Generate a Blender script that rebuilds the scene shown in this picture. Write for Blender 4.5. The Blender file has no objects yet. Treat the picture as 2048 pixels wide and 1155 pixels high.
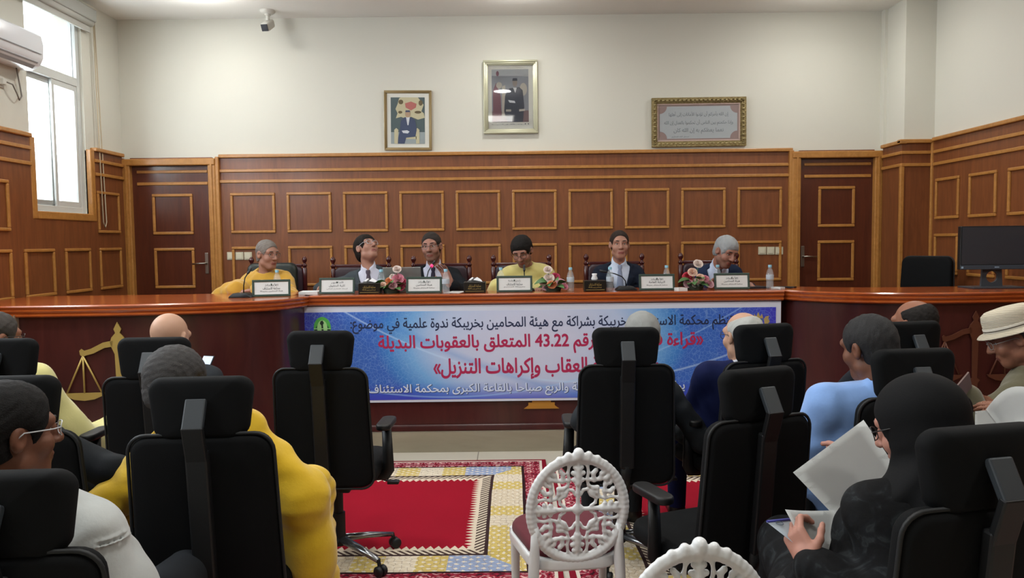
import bpy, bmesh, math, random, mathutils
import numpy as np
from mathutils import Vector, Matrix, Euler
random.seed(7)
PI = math.pi
SC = bpy.context.scene
COL = SC.collection

# ------------------------------------------------------------------ camera
F = 1550.0
CAM = Vector((0, 0, 1.66))
CR = Matrix.Rotation(PI/2 - math.radians(3.49), 3, 'X') @ Matrix.Rotation(math.radians(-0.66), 3, 'Z')
cd = bpy.data.cameras.new('camera'); cam = bpy.data.objects.new('camera', cd); COL.objects.link(cam)
cam.matrix_world = Matrix.Translation(CAM) @ CR.to_4x4()
cd.sensor_width = 36.0; cd.lens = F/2048*36.0; cd.clip_start = 0.05
SC.camera = cam

def ray(px, py): return CR @ Vector(((px-1024)/F, -(py-577.5)/F, -1))
def at(px, py, Y):
    d = ray(px, py); return CAM + d*(Y/d.y)
def atx(px, py, X):
    d = ray(px, py); return CAM + d*(X/d.x)
def atz(px, py, Z):
    d = ray(px, py); return CAM + d*((Z-1.66)/d.z)

# ------------------------------------------------------------------ world, exposure, light
SC.view_settings.view_transform = 'Standard'
SC.view_settings.look = 'None'
SC.view_settings.exposure = 0.0
SC.view_settings.gamma = 1.0
wd = bpy.data.worlds.new('sky'); SC.world = wd; wd.use_nodes = True
bg = wd.node_tree.nodes['Background']
bg.inputs[0].default_value = (0.86, 0.94, 1.0, 1); bg.inputs[1].default_value = 3.0

def area(name, loc, sx, sy, watt, color=(1, 1, 1), rot=(0, 0, 0), disk=False, parent=None, spread=PI):
    l = bpy.data.lights.new(name, 'AREA'); l.energy = watt; l.color = color
    l.shape = 'DISK' if disk else 'RECTANGLE'; l.size = sx
    if not disk: l.size_y = sy
    l.spread = spread
    o = bpy.data.objects.new(name, l); COL.objects.link(o); o.location = loc; o.rotation_euler = rot
    if parent: o.parent = parent
    return o
LAMP_W = 16.0
# daylight through the tall window in the left wall plus fill lights added to brighten the hall
area('window_daylight', (-4.30, 7.1, 2.9), 0.75, 1.8, 60, (0.86, 0.94, 1.0), (0, -PI/2, 0))
for _y in (4.6, 1.6): area('hall_fill_light', (-3.98, _y, 2.9), 0.8, 1.7, 55, (0.84, 0.93, 1.0), (0, -PI/2, 0))
LAMPS = [(-2.9, 7.25), (0.1, 7.2), (3.0, 7.2), (-2.9, 4.2), (-0.11, 4.2), (2.9, 4.2), (-2.9, 1.2), (2.9, 1.2)]

# ------------------------------------------------------------------ materials
def lin(c):
    if isinstance(c, str):
        c = c.lstrip('#'); c = [int(c[i:i+2], 16)/255 for i in (0, 2, 4)]
    return tuple((x/12.92 if x <= .04045 else ((x+.055)/1.055)**2.4) for x in c[:3]) + (1,)
class NT:
    def __init__(s, m): s.t = m.node_tree; s.b = s.t.nodes['Principled BSDF']
    def n(s, typ, **kw):
        x = s.t.nodes.new(typ)
        for k, v in kw.items():
            if k.startswith('i_'):
                key = k[2:]; key = int(key) if key.isdigit() else key.replace('_', ' ')
                s.set(x, key, v)
            else: setattr(x, k, v)
        return x
    def set(s, x, key, v):
        if isinstance(v, bpy.types.NodeSocket): s.t.links.new(v, x.inputs[key])
        else: x.inputs[key].default_value = v
    def math(s, op, a, b=0.0, c=None):
        x = s.t.nodes.new('ShaderNodeMath'); x.operation = op; s.set(x, 0, a); s.set(x, 1, b)
        if c is not None: s.set(x, 2, c)
        return x.outputs[0]
    def ramp(s, fac, stops, mode='LINEAR'):
        x = s.t.nodes.new('ShaderNodeValToRGB'); x.color_ramp.interpolation = mode
        e = x.color_ramp.elements
        while len(e) < len(stops): e.new(0.5)
        for i, (p, c) in enumerate(stops): e[i].position = p; e[i].color = lin(c) if isinstance(c, str) else c
        s.set(x, 0, fac); return x.outputs[0]
    def mix(s, fac, a, b, blend='MIX'):
        x = s.t.nodes.new('ShaderNodeMix'); x.data_type = 'RGBA'; x.blend_type = blend
        s.set(x, 0, fac); s.set(x, 6, lin(a) if isinstance(a, str) else a); s.set(x, 7, lin(b) if isinstance(b, str) else b)
        return x.outputs[2]
    def obj(s): return s.n('ShaderNodeTexCoord').outputs['Object']
    def gen(s): return s.n('ShaderNodeTexCoord').outputs['Generated']
    def geo(s): return s.n('ShaderNodeNewGeometry').outputs['Position']
    def map(s, v, scale=(1, 1, 1), loc=(0, 0, 0), rot=(0, 0, 0)):
        x = s.n('ShaderNodeMapping'); s.set(x, 'Vector', v); s.set(x, 'Scale', scale); s.set(x, 'Location', loc); s.set(x, 'Rotation', rot)
        return x.outputs[0]
    def noise(s, v, scale=5, detail=4, rough=.5, dist=0):
        x = s.n('ShaderNodeTexNoise'); s.set(x, 'Vector', v); s.set(x, 'Scale', scale); s.set(x, 'Detail', detail); s.set(x, 'Roughness', rough); s.set(x, 'Distortion', dist)
        return x.outputs['Fac']
    def bump(s, h, strength=.2, dist=.01):
        x = s.n('ShaderNodeBump'); s.set(x, 'Strength', strength); s.set(x, 'Distance', dist); s.set(x, 'Height', h)
        s.t.links.new(x.outputs[0], s.b.inputs['Normal'])
    def color(s, c): s.set(s.b, 'Base Color', lin(c) if isinstance(c, str) else c)
MATS = {}
def mat(name, c=None, rough=.5, metal=0.0, spec=.5, coat=0.0, var=0.0, bump=None, sheen=0, trans=0, ior=1.45, emit=None, alpha=1):
    if name in MATS: return MATS[name]
    m = bpy.data.materials.new(name); m.use_nodes = True; t = NT(m)
    b = t.b
    if c: t.color(c)
    b.inputs['Roughness'].default_value = rough; b.inputs['Metallic'].default_value = metal
    b.inputs['Specular IOR Level'].default_value = spec; b.inputs['Coat Weight'].default_value = coat
    b.inputs['Sheen Weight'].default_value = sheen; b.inputs['Transmission Weight'].default_value = trans; b.inputs['IOR'].default_value = ior
    if emit: b.inputs['Emission Color'].default_value = lin(emit[0]); b.inputs['Emission Strength'].default_value = emit[1]
    if var:
        n = t.noise(t.obj(), 6, 3)
        cc = lin(c)
        t.color(t.ramp(n, [(.3, tuple(max(0, x*(1-var)) for x in cc[:3])+(1,)), (.7, tuple(min(1, x*(1+var)) for x in cc[:3])+(1,))]))
    if bump:
        t.bump(t.noise(t.obj(), bump[0], 3), bump[1], bump[2] if len(bump) > 2 else .01)
    m.diffuse_color = lin(c) if c else (1, 1, 1, 1)
    MATS[name] = m; return m
def wood(name, c1, c2, rough=.35, coat=.2, scale=(7, 7, .7)):
    m = mat(name, c1, rough, coat=coat); t = NT(m)
    v = t.map(t.obj(), scale)
    n = t.noise(v, 3, 6, .6, 1.2)
    w = t.noise(t.map(t.obj(), (.6, .6, .6)), 1.5, 2)
    t.color(t.mix(t.math('MULTIPLY', w, .35), t.ramp(n, [(.3, c1), (.7, c2)]), c1))
    m.node_tree.nodes['Principled BSDF'].inputs['Coat Roughness'].default_value = .15
    return m

# ------------------------------------------------------------------ mesh helpers
def obj(name, bm, mats=(), parent=None, smooth=None):
    me = bpy.data.meshes.new(name)
    if isinstance(bm, bpy.types.Mesh): me = bm; me.name = name
    else:
        bm.normal_update(); bm.to_mesh(me); bm.free()
    if not isinstance(mats, (list, tuple)): mats = [mats]
    if not len(me.materials):
        for m in mats: me.materials.append(m)
    if smooth:
        me.polygons.foreach_set('use_smooth', [True]*len(me.polygons))
        if smooth is not True: me.set_sharp_from_angle(angle=math.radians(smooth))
    o = bpy.data.objects.new(name, me); COL.objects.link(o)
    if parent: o.parent = parent
    return o
def thing(name, label, cat, loc=(0, 0, 0), rz=0, group=None):
    o = bpy.data.objects.new(name, None); COL.objects.link(o); o.empty_display_size = .1
    o.location = loc; o.rotation_euler = (0, 0, rz)
    return tag(o, label, cat, group)
def tag(o, label, cat, group=None):
    o['label'] = label; o['category'] = cat
    if group: o['group'] = group
    return o
def struct(o): o['kind'] = 'structure'; return o
def dup(root, loc=None, rz=None, label=None, group=None):
    r = root.copy(); COL.objects.link(r)
    if loc is not None: r.location = loc
    if rz is not None: r.rotation_euler = (0, 0, rz)
    if label: r['label'] = label
    if group: r['group'] = group
    for ch in list(root.children):
        c = ch.copy(); COL.objects.link(c); c.parent = r
        for g in list(ch.children):
            d = g.copy(); COL.objects.link(d); d.parent = c
    return r
def BM(): return bmesh.new()
def xf(bm, verts, M):
    if M is not None: bmesh.ops.transform(bm, matrix=M, verts=verts)
def box(bm, c, s, bev=0, rot=None, mi=0, seg=2, M=None):
    g = bmesh.ops.create_cube(bm, size=1.0, matrix=Matrix.Diagonal((s[0], s[1], s[2], 1)))
    vs = g['verts']; fs = list({f for v in vs for f in v.link_faces})
    if bev:
        es = list({e for v in vs for e in v.link_edges})
        r = bmesh.ops.bevel(bm, geom=es, offset=bev, segments=seg, profile=.5, affect='EDGES')
        vs = list({v for f in r['faces'] for v in f.verts} | {v for v in vs if v.is_valid})
        fs = list({f for v in vs for f in v.link_faces})
    X = Matrix.Translation(c) @ (Euler(rot).to_matrix().to_4x4() if rot else Matrix())
    if M is not None: X = M @ X
    bmesh.ops.transform(bm, matrix=X, verts=vs)
    for f in fs: f.material_index = mi
    return vs
def boxb(bm, x0, x1, y0, y1, z0, z1, bev=0, mi=0, M=None):
    return box(bm, ((x0+x1)/2, (y0+y1)/2, (z0+z1)/2), (abs(x1-x0), abs(y1-y0), abs(z1-z0)), bev, None, mi, 2, M)
def tube(bm, pts, r, n=8, closed=False, mi=0, caps=True, flat=None):
    pts = [Vector(p) for p in pts]; N = len(pts)
    rs = r if isinstance(r, (list, tuple)) else [r]*N
    tg = []
    for i in range(N):
        a = pts[(i-1) % N] if (closed or i > 0) else pts[i]; b = pts[(i+1) % N] if (closed or i < N-1) else pts[i]
        tg.append((b-a).normalized())
    up = Vector((0, 0, 1)) if abs(tg[0].z) < .9 else Vector((0, 1, 0))
    u = tg[0].cross(up).normalized(); rings = []
    for i in range(N):
        u = (u - tg[i]*u.dot(tg[i])).normalized(); w = tg[i].cross(u)
        ring = []
        for k in range(n):
            a = 2*PI*k/n; fu, fw = (1, 1) if flat is None else flat
            ring.append(bm.verts.new(pts[i] + (u*math.cos(a)*fu + w*math.sin(a)*fw)*rs[i]))
        rings.append(ring)
    L = N if closed else N-1
    for i in range(L):
        A, B = rings[i], rings[(i+1) % N]
        for k in range(n):
            f = bm.faces.new((A[k], A[(k+1) % n], B[(k+1) % n], B[k])); f.material_index = mi; f.smooth = True
    if caps and not closed:
        f = bm.faces.new(list(reversed(rings[0]))); f.material_index = mi
        f = bm.faces.new(rings[-1]); f.material_index = mi
    return [v for r_ in rings for v in r_]
def lathe(bm, prof, n=20, M=None, mi=0):
    vs = []; rings = []
    for (r, z) in prof:
        ring = [bm.verts.new((max(r, 1e-5)*math.cos(2*PI*k/n), max(r, 1e-5)*math.sin(2*PI*k/n), z)) for k in range(n)]
        rings.append(ring); vs += ring
    for A, B in zip(rings, rings[1:]):
        for k in range(n):
            f = bm.faces.new((A[k], A[(k+1) % n], B[(k+1) % n], B[k])); f.material_index = mi; f.smooth = True
    f = bm.faces.new(list(reversed(rings[0]))); f.material_index = mi
    f = bm.faces.new(rings[-1]); f.material_index = mi
    xf(bm, vs, M); return vs
def prism(bm, pts, d, M=None, mi=0, bev=0):
    """outline pts (x,z) extruded along +y by d"""
    a = [bm.verts.new((p[0], 0, p[1])) for p in pts]; b = [bm.verts.new((p[0], d, p[1])) for p in pts]
    n = len(pts); fs = [bm.faces.new(a), bm.faces.new(list(reversed(b)))]
    for i in range(n): fs.append(bm.faces.new((a[i], b[i], b[(i+1) % n], a[(i+1) % n])))
    for f in fs: f.material_index = mi
    bmesh.ops.recalc_face_normals(bm, faces=fs)
    vs = a+b
    if bev:
        es = [e for f in fs[:2] for e in f.edges]
        r = bmesh.ops.bevel(bm, geom=es, offset=bev, segments=2, profile=.5, affect='EDGES')
        vs = list({v for v in vs if v.is_valid} | {v for f in r['faces'] for v in f.verts})
    xf(bm, vs, M); return vs
def rrect(w, h, r, n=5, wb=None):
    """rounded rectangle outline centred on 0; wb = width at the bottom"""
    wb = w if wb is None else wb; out = []
    for (sx, sz, a0) in ((1, 1, 0), (-1, 1, 90), (-1, -1, 180), (1, -1, 270)):
        for k in range(n+1):
            a = math.radians(a0 + 90*k/n)
            hw = (w if sz > 0 else wb)/2
            out.append((sx*(hw-r)+r*math.cos(a), sz*(h/2-r)+r*math.sin(a)))
    return out
def slab(bm, outline, t, edge=.02, M=None, mi=0, bend=0, bendz=0, rings=4):
    """pillow-edged slab: outline (x,z), thickness t along y; bend curves the sides towards +y"""
    cx = sum(p[0] for p in outline)/len(outline); cz = sum(p[1] for p in outline)/len(outline)
    def ring(y, ins):
        out = []
        for (x, z) in outline:
            dx, dz = x-cx, z-cz; L = math.hypot(dx, dz) or 1
            k = max(0, 1-ins/L); xx = cx+dx*k; zz = cz+dz*k
            out.append(bm.verts.new((xx, y + bend*xx*xx + bendz*zz*zz, zz)))
        return out
    R = []
    big = [(-t/2, .6), (-t/2, .3)]
    L0 = min(math.hypot(p[0]-cx, p[1]-cz) for p in outline)
    R.append(ring(-t/2, L0*.75)); R.append(ring(-t/2, L0*.35))
    for k in range(rings+1):
        a = PI/2*k/rings; R.append(ring(-t/2+edge-edge*math.cos(a), edge-edge*math.sin(a)))
    for k in range(rings+1):
        a = PI/2*k/rings; R.append(ring(t/2-edge+edge*math.sin(a), edge-edge*math.cos(a)))
    R.append(ring(t/2, L0*.35)); R.append(ring(t/2, L0*.75))
    n = len(outline); fs = []
    for A, B in zip(R, R[1:]):
        for k in range(n): fs.append(bm.faces.new((A[k], A[(k+1) % n], B[(k+1) % n], B[k])))
    fs.append(bm.faces.new(list(reversed(R[0])))); fs.append(bm.faces.new(R[-1]))
    for f in fs: f.material_index = mi; f.smooth = True
    bmesh.ops.recalc_face_normals(bm, faces=fs)
    vs = [v for r_ in R for v in r_]; xf(bm, vs, M); return vs
def frame(bm, x0, x1, z0, z1, w, y0, y1, mi=0, bev=.004):
    """rectangular moulding ring"""
    boxb(bm, x0, x1, y0, y1, z1-w, z1, bev, mi); boxb(bm, x0, x1, y0, y1, z0, z0+w, bev, mi)
    boxb(bm, x0, x0+w, y0, y1, z0+w, z1-w, bev, mi); boxb(bm, x1-w, x1, y0, y1, z0+w, z1-w, bev, mi)

# ------------------------------------------------------------------ lettering (joined letter forms, right to left)
_order = 'ءآأؤإئابةتثجحخدذرزسشصضطظعغفقكلمنهوىي'; _right = 'آأؤإاةدذرزوى'
_T = {}; _c = 0xFE80
for _ch in _order:
    _k = 1 if _ch == 'ء' else 2 if _ch in _right else 4
    _T[_ch] = [_c+i for i in range(_k)]; _c += _k
_lam = {'آ': 0xFEF5, 'أ': 0xFEF7, 'إ': 0xFEF9, 'ا': 0xFEFB}
def shape_text(s):
    out = []; i = 0; prev = False
    while i < len(s):
        ch = s[i]
        if ch in _T:
            if ch == 'ل' and i+1 < len(s) and s[i+1] in _lam:
                out.append(chr(_lam[s[i+1]]+(1 if prev else 0))); prev = False; i += 2; continue
            f = _T[ch]; nxt = i+1 < len(s) and s[i+1] in _T and s[i+1] != 'ء' and len(f) == 4
            if len(f) == 1: o = f[0]
            elif len(f) == 2: o = f[1] if prev else f[0]
            else: o = f[3] if prev and nxt else f[1] if prev else f[2] if nxt else f[0]
            out.append(chr(o)); prev = nxt
        elif ch.isdigit() or (ch == '.' and 0 < i < len(s)-1 and s[i+1].isdigit()):
            j = i
            while j < len(s) and (s[j].isdigit() or s[j] == '.'): j += 1
            out.append(s[i:j]); i = j; prev = False; continue
        else:
            out.append({'«': '»', '»': '«', '(': ')', ')': '('}.get(ch, ch)); prev = False
        i += 1
    return ''.join(reversed(out))
def text_mesh(s, bold=0.0, extrude=.001, arabic=True):
    cu = bpy.data.curves.new('lettering', 'FONT'); cu.body = shape_text(s) if arabic else s
    cu.size = 1.0; cu.extrude = 0; cu.resolution_u = 3
    o = bpy.data.objects.new('lettering', cu); COL.objects.link(o)
    bpy.context.view_layer.update()
    dg = bpy.context.evaluated_depsgraph_get()
    cv = o.evaluated_get(dg).to_curve(dg)
    # read the outlines, then fill every outer outline with its own holes (overlapping strokes stay whole)
    loops = []
    for sp in cv.splines:
        pts = []
        bp = sp.bezier_points; n = len(bp)
        for i in range(n):
            p0, p1 = bp[i], bp[(i+1) % n]
            for k in range(4):
                u = k/4; v = 1-u
                q = p0.co*v**3+p0.handle_right*3*v*v*u+p1.handle_left*3*v*u*u+p1.co*u**3
                if not pts or (q-pts[-1]).length > 1e-5: pts.append(q.copy())
        if len(pts) > 2:
            ar = sum(pts[i].x*pts[(i+1) % len(pts)].y-pts[(i+1) % len(pts)].x*pts[i].y for i in range(len(pts)))/2
            loops.append((pts, ar))
    o.to_curve_clear(); bpy.data.objects.remove(o); bpy.data.curves.remove(cu)
    sgn = -1 if sum(a for _, a in loops) < 0 else 1
    L2 = []
    def inside(p, poly):
        c = False; n = len(poly)
        for i in range(n):
            a_, b_ = poly[i], poly[(i+1) % n]
            if (a_.y > p.y) != (b_.y > p.y) and p.x < (b_.x-a_.x)*(p.y-a_.y)/(b_.y-a_.y)+a_.x: c = not c
        return c
    for pts, ar in loops:
        n = len(pts); out = []; root = ar                   # direction of the outermost outline around this one
        for q_, a2 in loops:
            if abs(a2) > abs(root) and inside(pts[0], q_): root = a2
        sgn = 1 if root > 0 else -1
        for i in range(n):                                  # thicken the strokes a little
            t_ = pts[(i+1) % n]-pts[i-1]; L_ = t_.length or 1
            out.append(pts[i]+Vector((t_.y, -t_.x, 0))/L_*bold*sgn)
        L2.append(out)
    pv = []; pe = []; E0 = []; E1 = []
    for l_ in L2:
        o_ = len(pv); n = len(l_)
        pv += [Vector((p.x, p.y)) for p in l_]; pe += [(o_+i, o_+(i+1) % n) for i in range(n)]
    cv_, ce_, cf_ = mathutils.geometry.delaunay_2d_cdt(pv, pe, [], 0, 1e-6)[:3]
    P2 = np.array([(p.x, p.y) for p in pv]); e = np.array(pe); A_, B_ = P2[e[:, 0]], P2[e[:, 1]]
    Q2 = np.array([(p.x, p.y) for p in cv_]); T2 = np.array([f_ for f_ in cf_ if len(f_) == 3])
    cen = Q2[T2].mean(1); wn = np.zeros(len(cen), int)
    for k in range(0, len(cen), 500):                       # winding number of every triangle: keep what the outlines enclose
        c_ = cen[k:k+500, None, :]
        crs = (B_[:, 0]-A_[:, 0])*(c_[..., 1]-A_[:, 1])-(c_[..., 0]-A_[:, 0])*(B_[:, 1]-A_[:, 1])
        up = (A_[:, 1] <= c_[..., 1]) & (B_[:, 1] > c_[..., 1]) & (crs > 0); dn = (A_[:, 1] > c_[..., 1]) & (B_[:, 1] <= c_[..., 1]) & (crs < 0)
        wn[k:k+500] = up.sum(1)-dn.sum(1)
    V = [(q[0], q[1], 0) for q in Q2]; Fc = [tuple(int(i) for i in t_) for t_ in T2[wn != 0]]
    me = bpy.data.meshes.new('lettering'); me.from_pydata(V, [], Fc); me.update()
    b_ = BM(); b_.from_mesh(me); bmesh.ops.delete(b_, geom=[v for v in b_.verts if not v.link_faces], context='VERTS'); b_.to_mesh(me); b_.free()
    return me
def lettering(s, x0, x1, zc, h, y, m, parent, bold=.02, arabic=True, name='lettering', thick=.0012, flip=False):
    """text fitted between x0 and x1 (local), vertical centre zc, overall height h, lying on the plane y=const facing -y (or +y)"""
    me = text_mesh(s, bold, arabic=arabic)
    n = len(me.vertices); co = np.empty(n*3); me.vertices.foreach_get('co', co); co = co.reshape(-1, 3)
    mn = co.min(0); mx = co.max(0)
    sx = (x1-x0)/(mx[0]-mn[0]); sz = h/(mx[1]-mn[1])
    out = np.empty_like(co)
    out[:, 0] = x0+(co[:, 0]-mn[0])*sx
    if flip: out[:, 0] = x1-(co[:, 0]-mn[0])*sx
    out[:, 2] = zc+(co[:, 1]-(mn[1]+mx[1])/2)*sz; out[:, 1] = y
    me.vertices.foreach_set('co', out.ravel()); me.materials.clear(); me.materials.append(m)
    b = BM(); b.from_mesh(me); bpy.data.meshes.remove(me)
    g = bmesh.ops.extrude_face_region(b, geom=b.faces[:])
    for v in g['geom']:
        if isinstance(v, bmesh.types.BMVert): v.co.y += thick if flip else -thick
    bmesh.ops.recalc_face_normals(b, faces=b.faces[:])
    return obj(name, b, [m], parent)
# ------------------------------------------------------------------ room shell
XL, XR, YB, ZC = -4.07, 4.2, 8.2, 4.0
YF = -3.5
wallm = mat('cream_wall_paint', '#CECDC2', .75, spec=.25, bump=(60, .05, .002))
ceilm = mat('white_ceiling_paint', '#E4E4DF', .8, spec=.2)
woodm = wood('red_brown_wood', '#6B3C20', '#87502C', .4, .12)
woodd = wood('dark_door_wood', '#4A2216', '#5E2E1B', .3, .35)
woodt = wood('honey_wood_trim', '#A06C31', '#B98343', .4, .2, (5, 5, 5))
floorm = mat('pale_floor_tile', '#C4BEB0', .28, coat=.15); t = NT(floorm)
br = t.n('ShaderNodeTexBrick', offset=0.0, i_Scale=1.0); t.set(br, 'Vector', t.map(t.obj(), (1, 1, 1), (.28, .1, 0)))
br.inputs['Brick Width'].default_value = .8; br.inputs['Row Height'].default_value = .8; br.inputs['Mortar Size'].default_value = .004
br.inputs['Color1'].default_value = lin('#C9C4B7'); br.inputs['Color2'].default_value = lin('#C4BFB1'); br.inputs['Mortar'].default_value = lin('#77726A')
t.color(t.mix(t.math('MULTIPLY', t.noise(t.obj(), 3, 6), .35), br.outputs['Color'], '#B0A999'))
marble = mat('beige_marble', '#A59A82', .3, coat=.1); t = NT(marble)
t.color(t.ramp(t.noise(t.map(t.obj(), (.5, 2, 3)), 3, 6, .6, .6), [(.3, '#837B69'), (.7, '#938B78')]))

bm = BM(); boxb(bm, XL-.3, XR+.3, YF-.2, YB+.2, -.1, 0); struct(obj('floor', bm, floorm))
bm = BM(); boxb(bm, XL-.3, XR+.3, YF-.2, YB+.2, ZC, ZC+.12)
ceiling = struct(obj('ceiling', bm, ceilm))
bm = BM(); boxb(bm, XR-.45, XR, YF, 7.75, ZC-.0, ZC-.34)          # dropped beam along the right wall
bm.free()
bm = BM(); boxb(bm, XL-.3, XR+.3, YB, YB+.2, 0, ZC)
wall_back = struct(obj('wall_back', bm, wallm))
bm = BM(); boxb(bm, XL-.3, XR+.3, YF-.2, YF, 0, ZC); struct(obj('wall_front', bm, wallm))
# left wall with the window opening
WY0, WY1, WZ0, WZ1 = 6.63, 7.50, 1.97, 3.84
bm = BM()
boxb(bm, XL-.25, XL, YF, WY0, 0, ZC); boxb(bm, XL-.25, XL, WY1, YB, 0, ZC)
boxb(bm, XL-.25, XL, WY0, WY1, 0, WZ0); boxb(bm, XL-.25, XL, WY0, WY1, WZ1, ZC)
wall_left = struct(obj('wall_left', bm, wallm))
bm = BM(); boxb(bm, XR, XR+.25, YF, YB, 0, ZC)
wall_right = struct(obj('wall_right', bm, wallm))
bm = BM(); boxb(bm, 3.9, XR, 7.75, YB, 0, ZC); boxb(bm, 3.87, 3.92, 8.12, YB, 0, ZC)
wall_column = struct(obj('wall_column', bm, wallm))
# raised dais behind the bench (its riser shows below the bench front)
bm = BM()
pl = [(-1.74, 6.06), (2.16, 6.06), (2.3, 5.98), (2.55, 5.74), (3.0, 5.62), (XR, 5.66), (XR, YB), (XL, YB), (XL, 5.3), (-3.4, 5.32), (-2.9, 5.34), (-2.2, 5.46), (-1.86, 5.62), (-1.74, 5.8)]
prism(bm, [(x, y) for x, y in pl], .16, Matrix.Rotation(PI/2, 4, 'X') @ Matrix.Scale(-1, 4, (0, 1, 0)) if False else Matrix(((1, 0, 0, 0), (0, 0, 1, 0), (0, 1, 0, 0), (0, 0, 0, 1))))
struct(obj('floor_dais', bm, marble))
bm = BM(); boxb(bm, XL, XR, 6.62, YB, .16, .42); struct(obj('floor_platform', bm, woodd))

# ---- wood panelling, back wall
ZW = 2.575
yp = YB-.045
def strips(bm, x0, x1, y0, y1, zs):
    for z in zs: boxb(bm, x0, x1, y0, y1, z-.016, z+.016, .006)
bm = BM(); boxb(bm, -3.06, 2.96, yp, YB, .42, ZW); boxb(bm, XL, -4.05, yp, YB, .42, ZW)
boxb(bm, -3.97, -3.12, yp, YB, 2.49, ZW); boxb(bm, 3.02, 3.80, yp, YB, 2.49, ZW)
obj('panelling', bm, woodm, wall_back)
bm = BM()
boxb(bm, -3.04, 2.94, yp-.03, YB, ZW-.012, ZW+.025, .008)
strips(bm, -3.04, 2.94, yp-.018, yp+.002, (2.43, 2.32))
for i in range(10):
    x0 = -2.935+i*.5893
    for (z0, z1) in ((1.78, 2.2), (1.22, 1.64), (.66, 1.08)):
        frame(bm, x0, x0+.466, z0, z1, .028, yp-.018, yp+.002, bev=.007)
obj('moulding', bm, woodt, wall_back)
# ---- doors
def make_door(n, x0, x1, hx, hs, lab):
    bm = BM(); boxb(bm, x0, x1, YB-.03, YB, .42, 2.49)
    d = struct(obj('door_%d' % n, bm, woodd))
    bm = BM()
    for (z0, z1) in ((1.775, 2.2), (1.21, 1.635), (.64, 1.07)): frame(bm, x0+.20, x1-.185, z0, z1, .03, YB-.045, YB-.028, bev=.007)
    boxb(bm, x0+.05, x1-.02, YB-.042, YB-.028, 2.29, 2.322, .005)
    boxb(bm, x0+.05, x1-.02, YB-.04, YB-.028, 2.415, 2.445, .005)
    obj('moulding', bm, woodt, d)
    bm = BM()
    w = .09
    boxb(bm, x0-w, x0, YB-.09, YB-.0, .42, 2.49+.065, .01); boxb(bm, x1, x1+w-.01, YB-.09, YB, .42, 2.49+.065, .01)
    boxb(bm, x0-w, x1+w-.01, YB-.1, YB, 2.49, 2.56, .01)
    boxb(bm, x0-w*.55, x0-w*.3, YB-.1, YB-.085, .42, 2.53, .004); boxb(bm, x1+w*.3, x1+w*.55, YB-.1, YB-.085, .42, 2.53, .004)
    obj('door_frame', bm, woodt, d)
    bm = BM()
    st = mat('brushed_steel', '#A8A39A', .3, 1.0)
    boxb(bm, hx-.018, hx+.018, YB-.04, YB-.03, 1.36, 1.58, .004)
    tube(bm, [(hx, YB-.035, 1.47), (hx, YB-.085, 1.47), (hx+hs*.03, YB-.09, 1.47), (hx+hs*.13, YB-.09, 1.465)], .009, 8)
    obj('door_handle', bm, st, d)
make_door(1, -3.96, -3.15, -3.21, -1, '')
make_door(2, 3.02, 3.79, 3.065, 1, '')
# pilaster strips beside the doors
bm = BM(); boxb(bm, -3.075, -3.035, YB-.085, YB, .42, ZW, .008); boxb(bm, 2.9, 2.945, YB-.085, YB, .42, ZW, .008)
struct(obj('trim_1', bm, woodt))

# ---- wood panelling, left wall
xp = XL+.04
Zs = 2.59
bm = BM(); boxb(bm, XL, xp, YF, WY0-.07, 0, Zs); boxb(bm, XL, xp, WY1+.07, YB-.09, 0, Zs); boxb(bm, XL, xp, WY0-.07, WY1+.07, 0, WZ0-.07)
obj('panelling', bm, woodm, wall_left)
def sframe(bm, X, s, y0, y1, z0, z1, w=.028):
    a, b = sorted((X-s*.002, X+s*.018))
    boxb(bm, a, b, y0, y1, z1-w, z1, .007); boxb(bm, a, b, y0, y1, z0, z0+w, .007)
    boxb(bm, a, b, y0, y0+w, z0+w, z1-w, .007); boxb(bm, a, b, y1-w, y1, z0+w, z1-w, .007)
bm = BM()
for (a, b) in ((YF, WY0-.07), (WY1+.07, YB-.09)):
    boxb(bm, XL, xp+.03, a, b, Zs-.012, Zs+.025, .008)
    for z in (2.49, 2.36): boxb(bm, xp-.002, xp+.018, a, b, z-.016, z+.016, .006)
y1 = 8.0
for i in range(11):
    a = y1-.42-i*.585
    sframe(bm, xp, 1, a, a+.42, 1.235, 1.645); sframe(bm, xp, 1, a, a+.42, .66, 1.08)
    if a > WY1+.02 or a+.42 < WY0-.1: sframe(bm, xp, 1, a, a+.42, 1.79, 2.2)
obj('moulding', bm, woodt, wall_left)
# ---- wood panelling, right wall and column
xq = XR-.04
bm = BM(); boxb(bm, xq, XR, YF, 7.71, 0, 2.605); obj('panelling', bm, woodm, wall_right)
bm = BM(); boxb(bm, 3.86, 3.9, 7.71, YB-.1, 0, 2.585); boxb(bm, 3.9, xq-.001, 7.71, 7.75, 0, 2.585)
obj('panelling', bm, woodm, wall_column)
bm = BM()
boxb(bm, 3.83, XR, 7.68, 7.75, 2.58, 2.62, .008); boxb(bm, 3.83, 3.9, 7.68, YB-.1, 2.575, 2.612, .008)
for z in (2.49, 2.37):
    boxb(bm, 3.85, xq, 7.692, 7.712, z-.016, z+.016, .006)
    boxb(bm, 3.842, 3.862, 7.7, YB-.1, z-.016, z+.016, .006)
boxb(bm, 3.845, 3.885, 7.695, 7.735, .42, 2.36, .008); boxb(bm, xq-.02, xq+.01, 7.68, 7.71, .42, 2.59, .008)
obj('moulding', bm, woodt, wall_column)
bm = BM(); boxb(bm, xq-.03, XR, YF, 7.67, 2.593, 2.63, .008)
for z in (2.49, 2.37): boxb(bm, xq-.018, xq+.002, YF, 7.67, z-.016, z+.016, .006)
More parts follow.
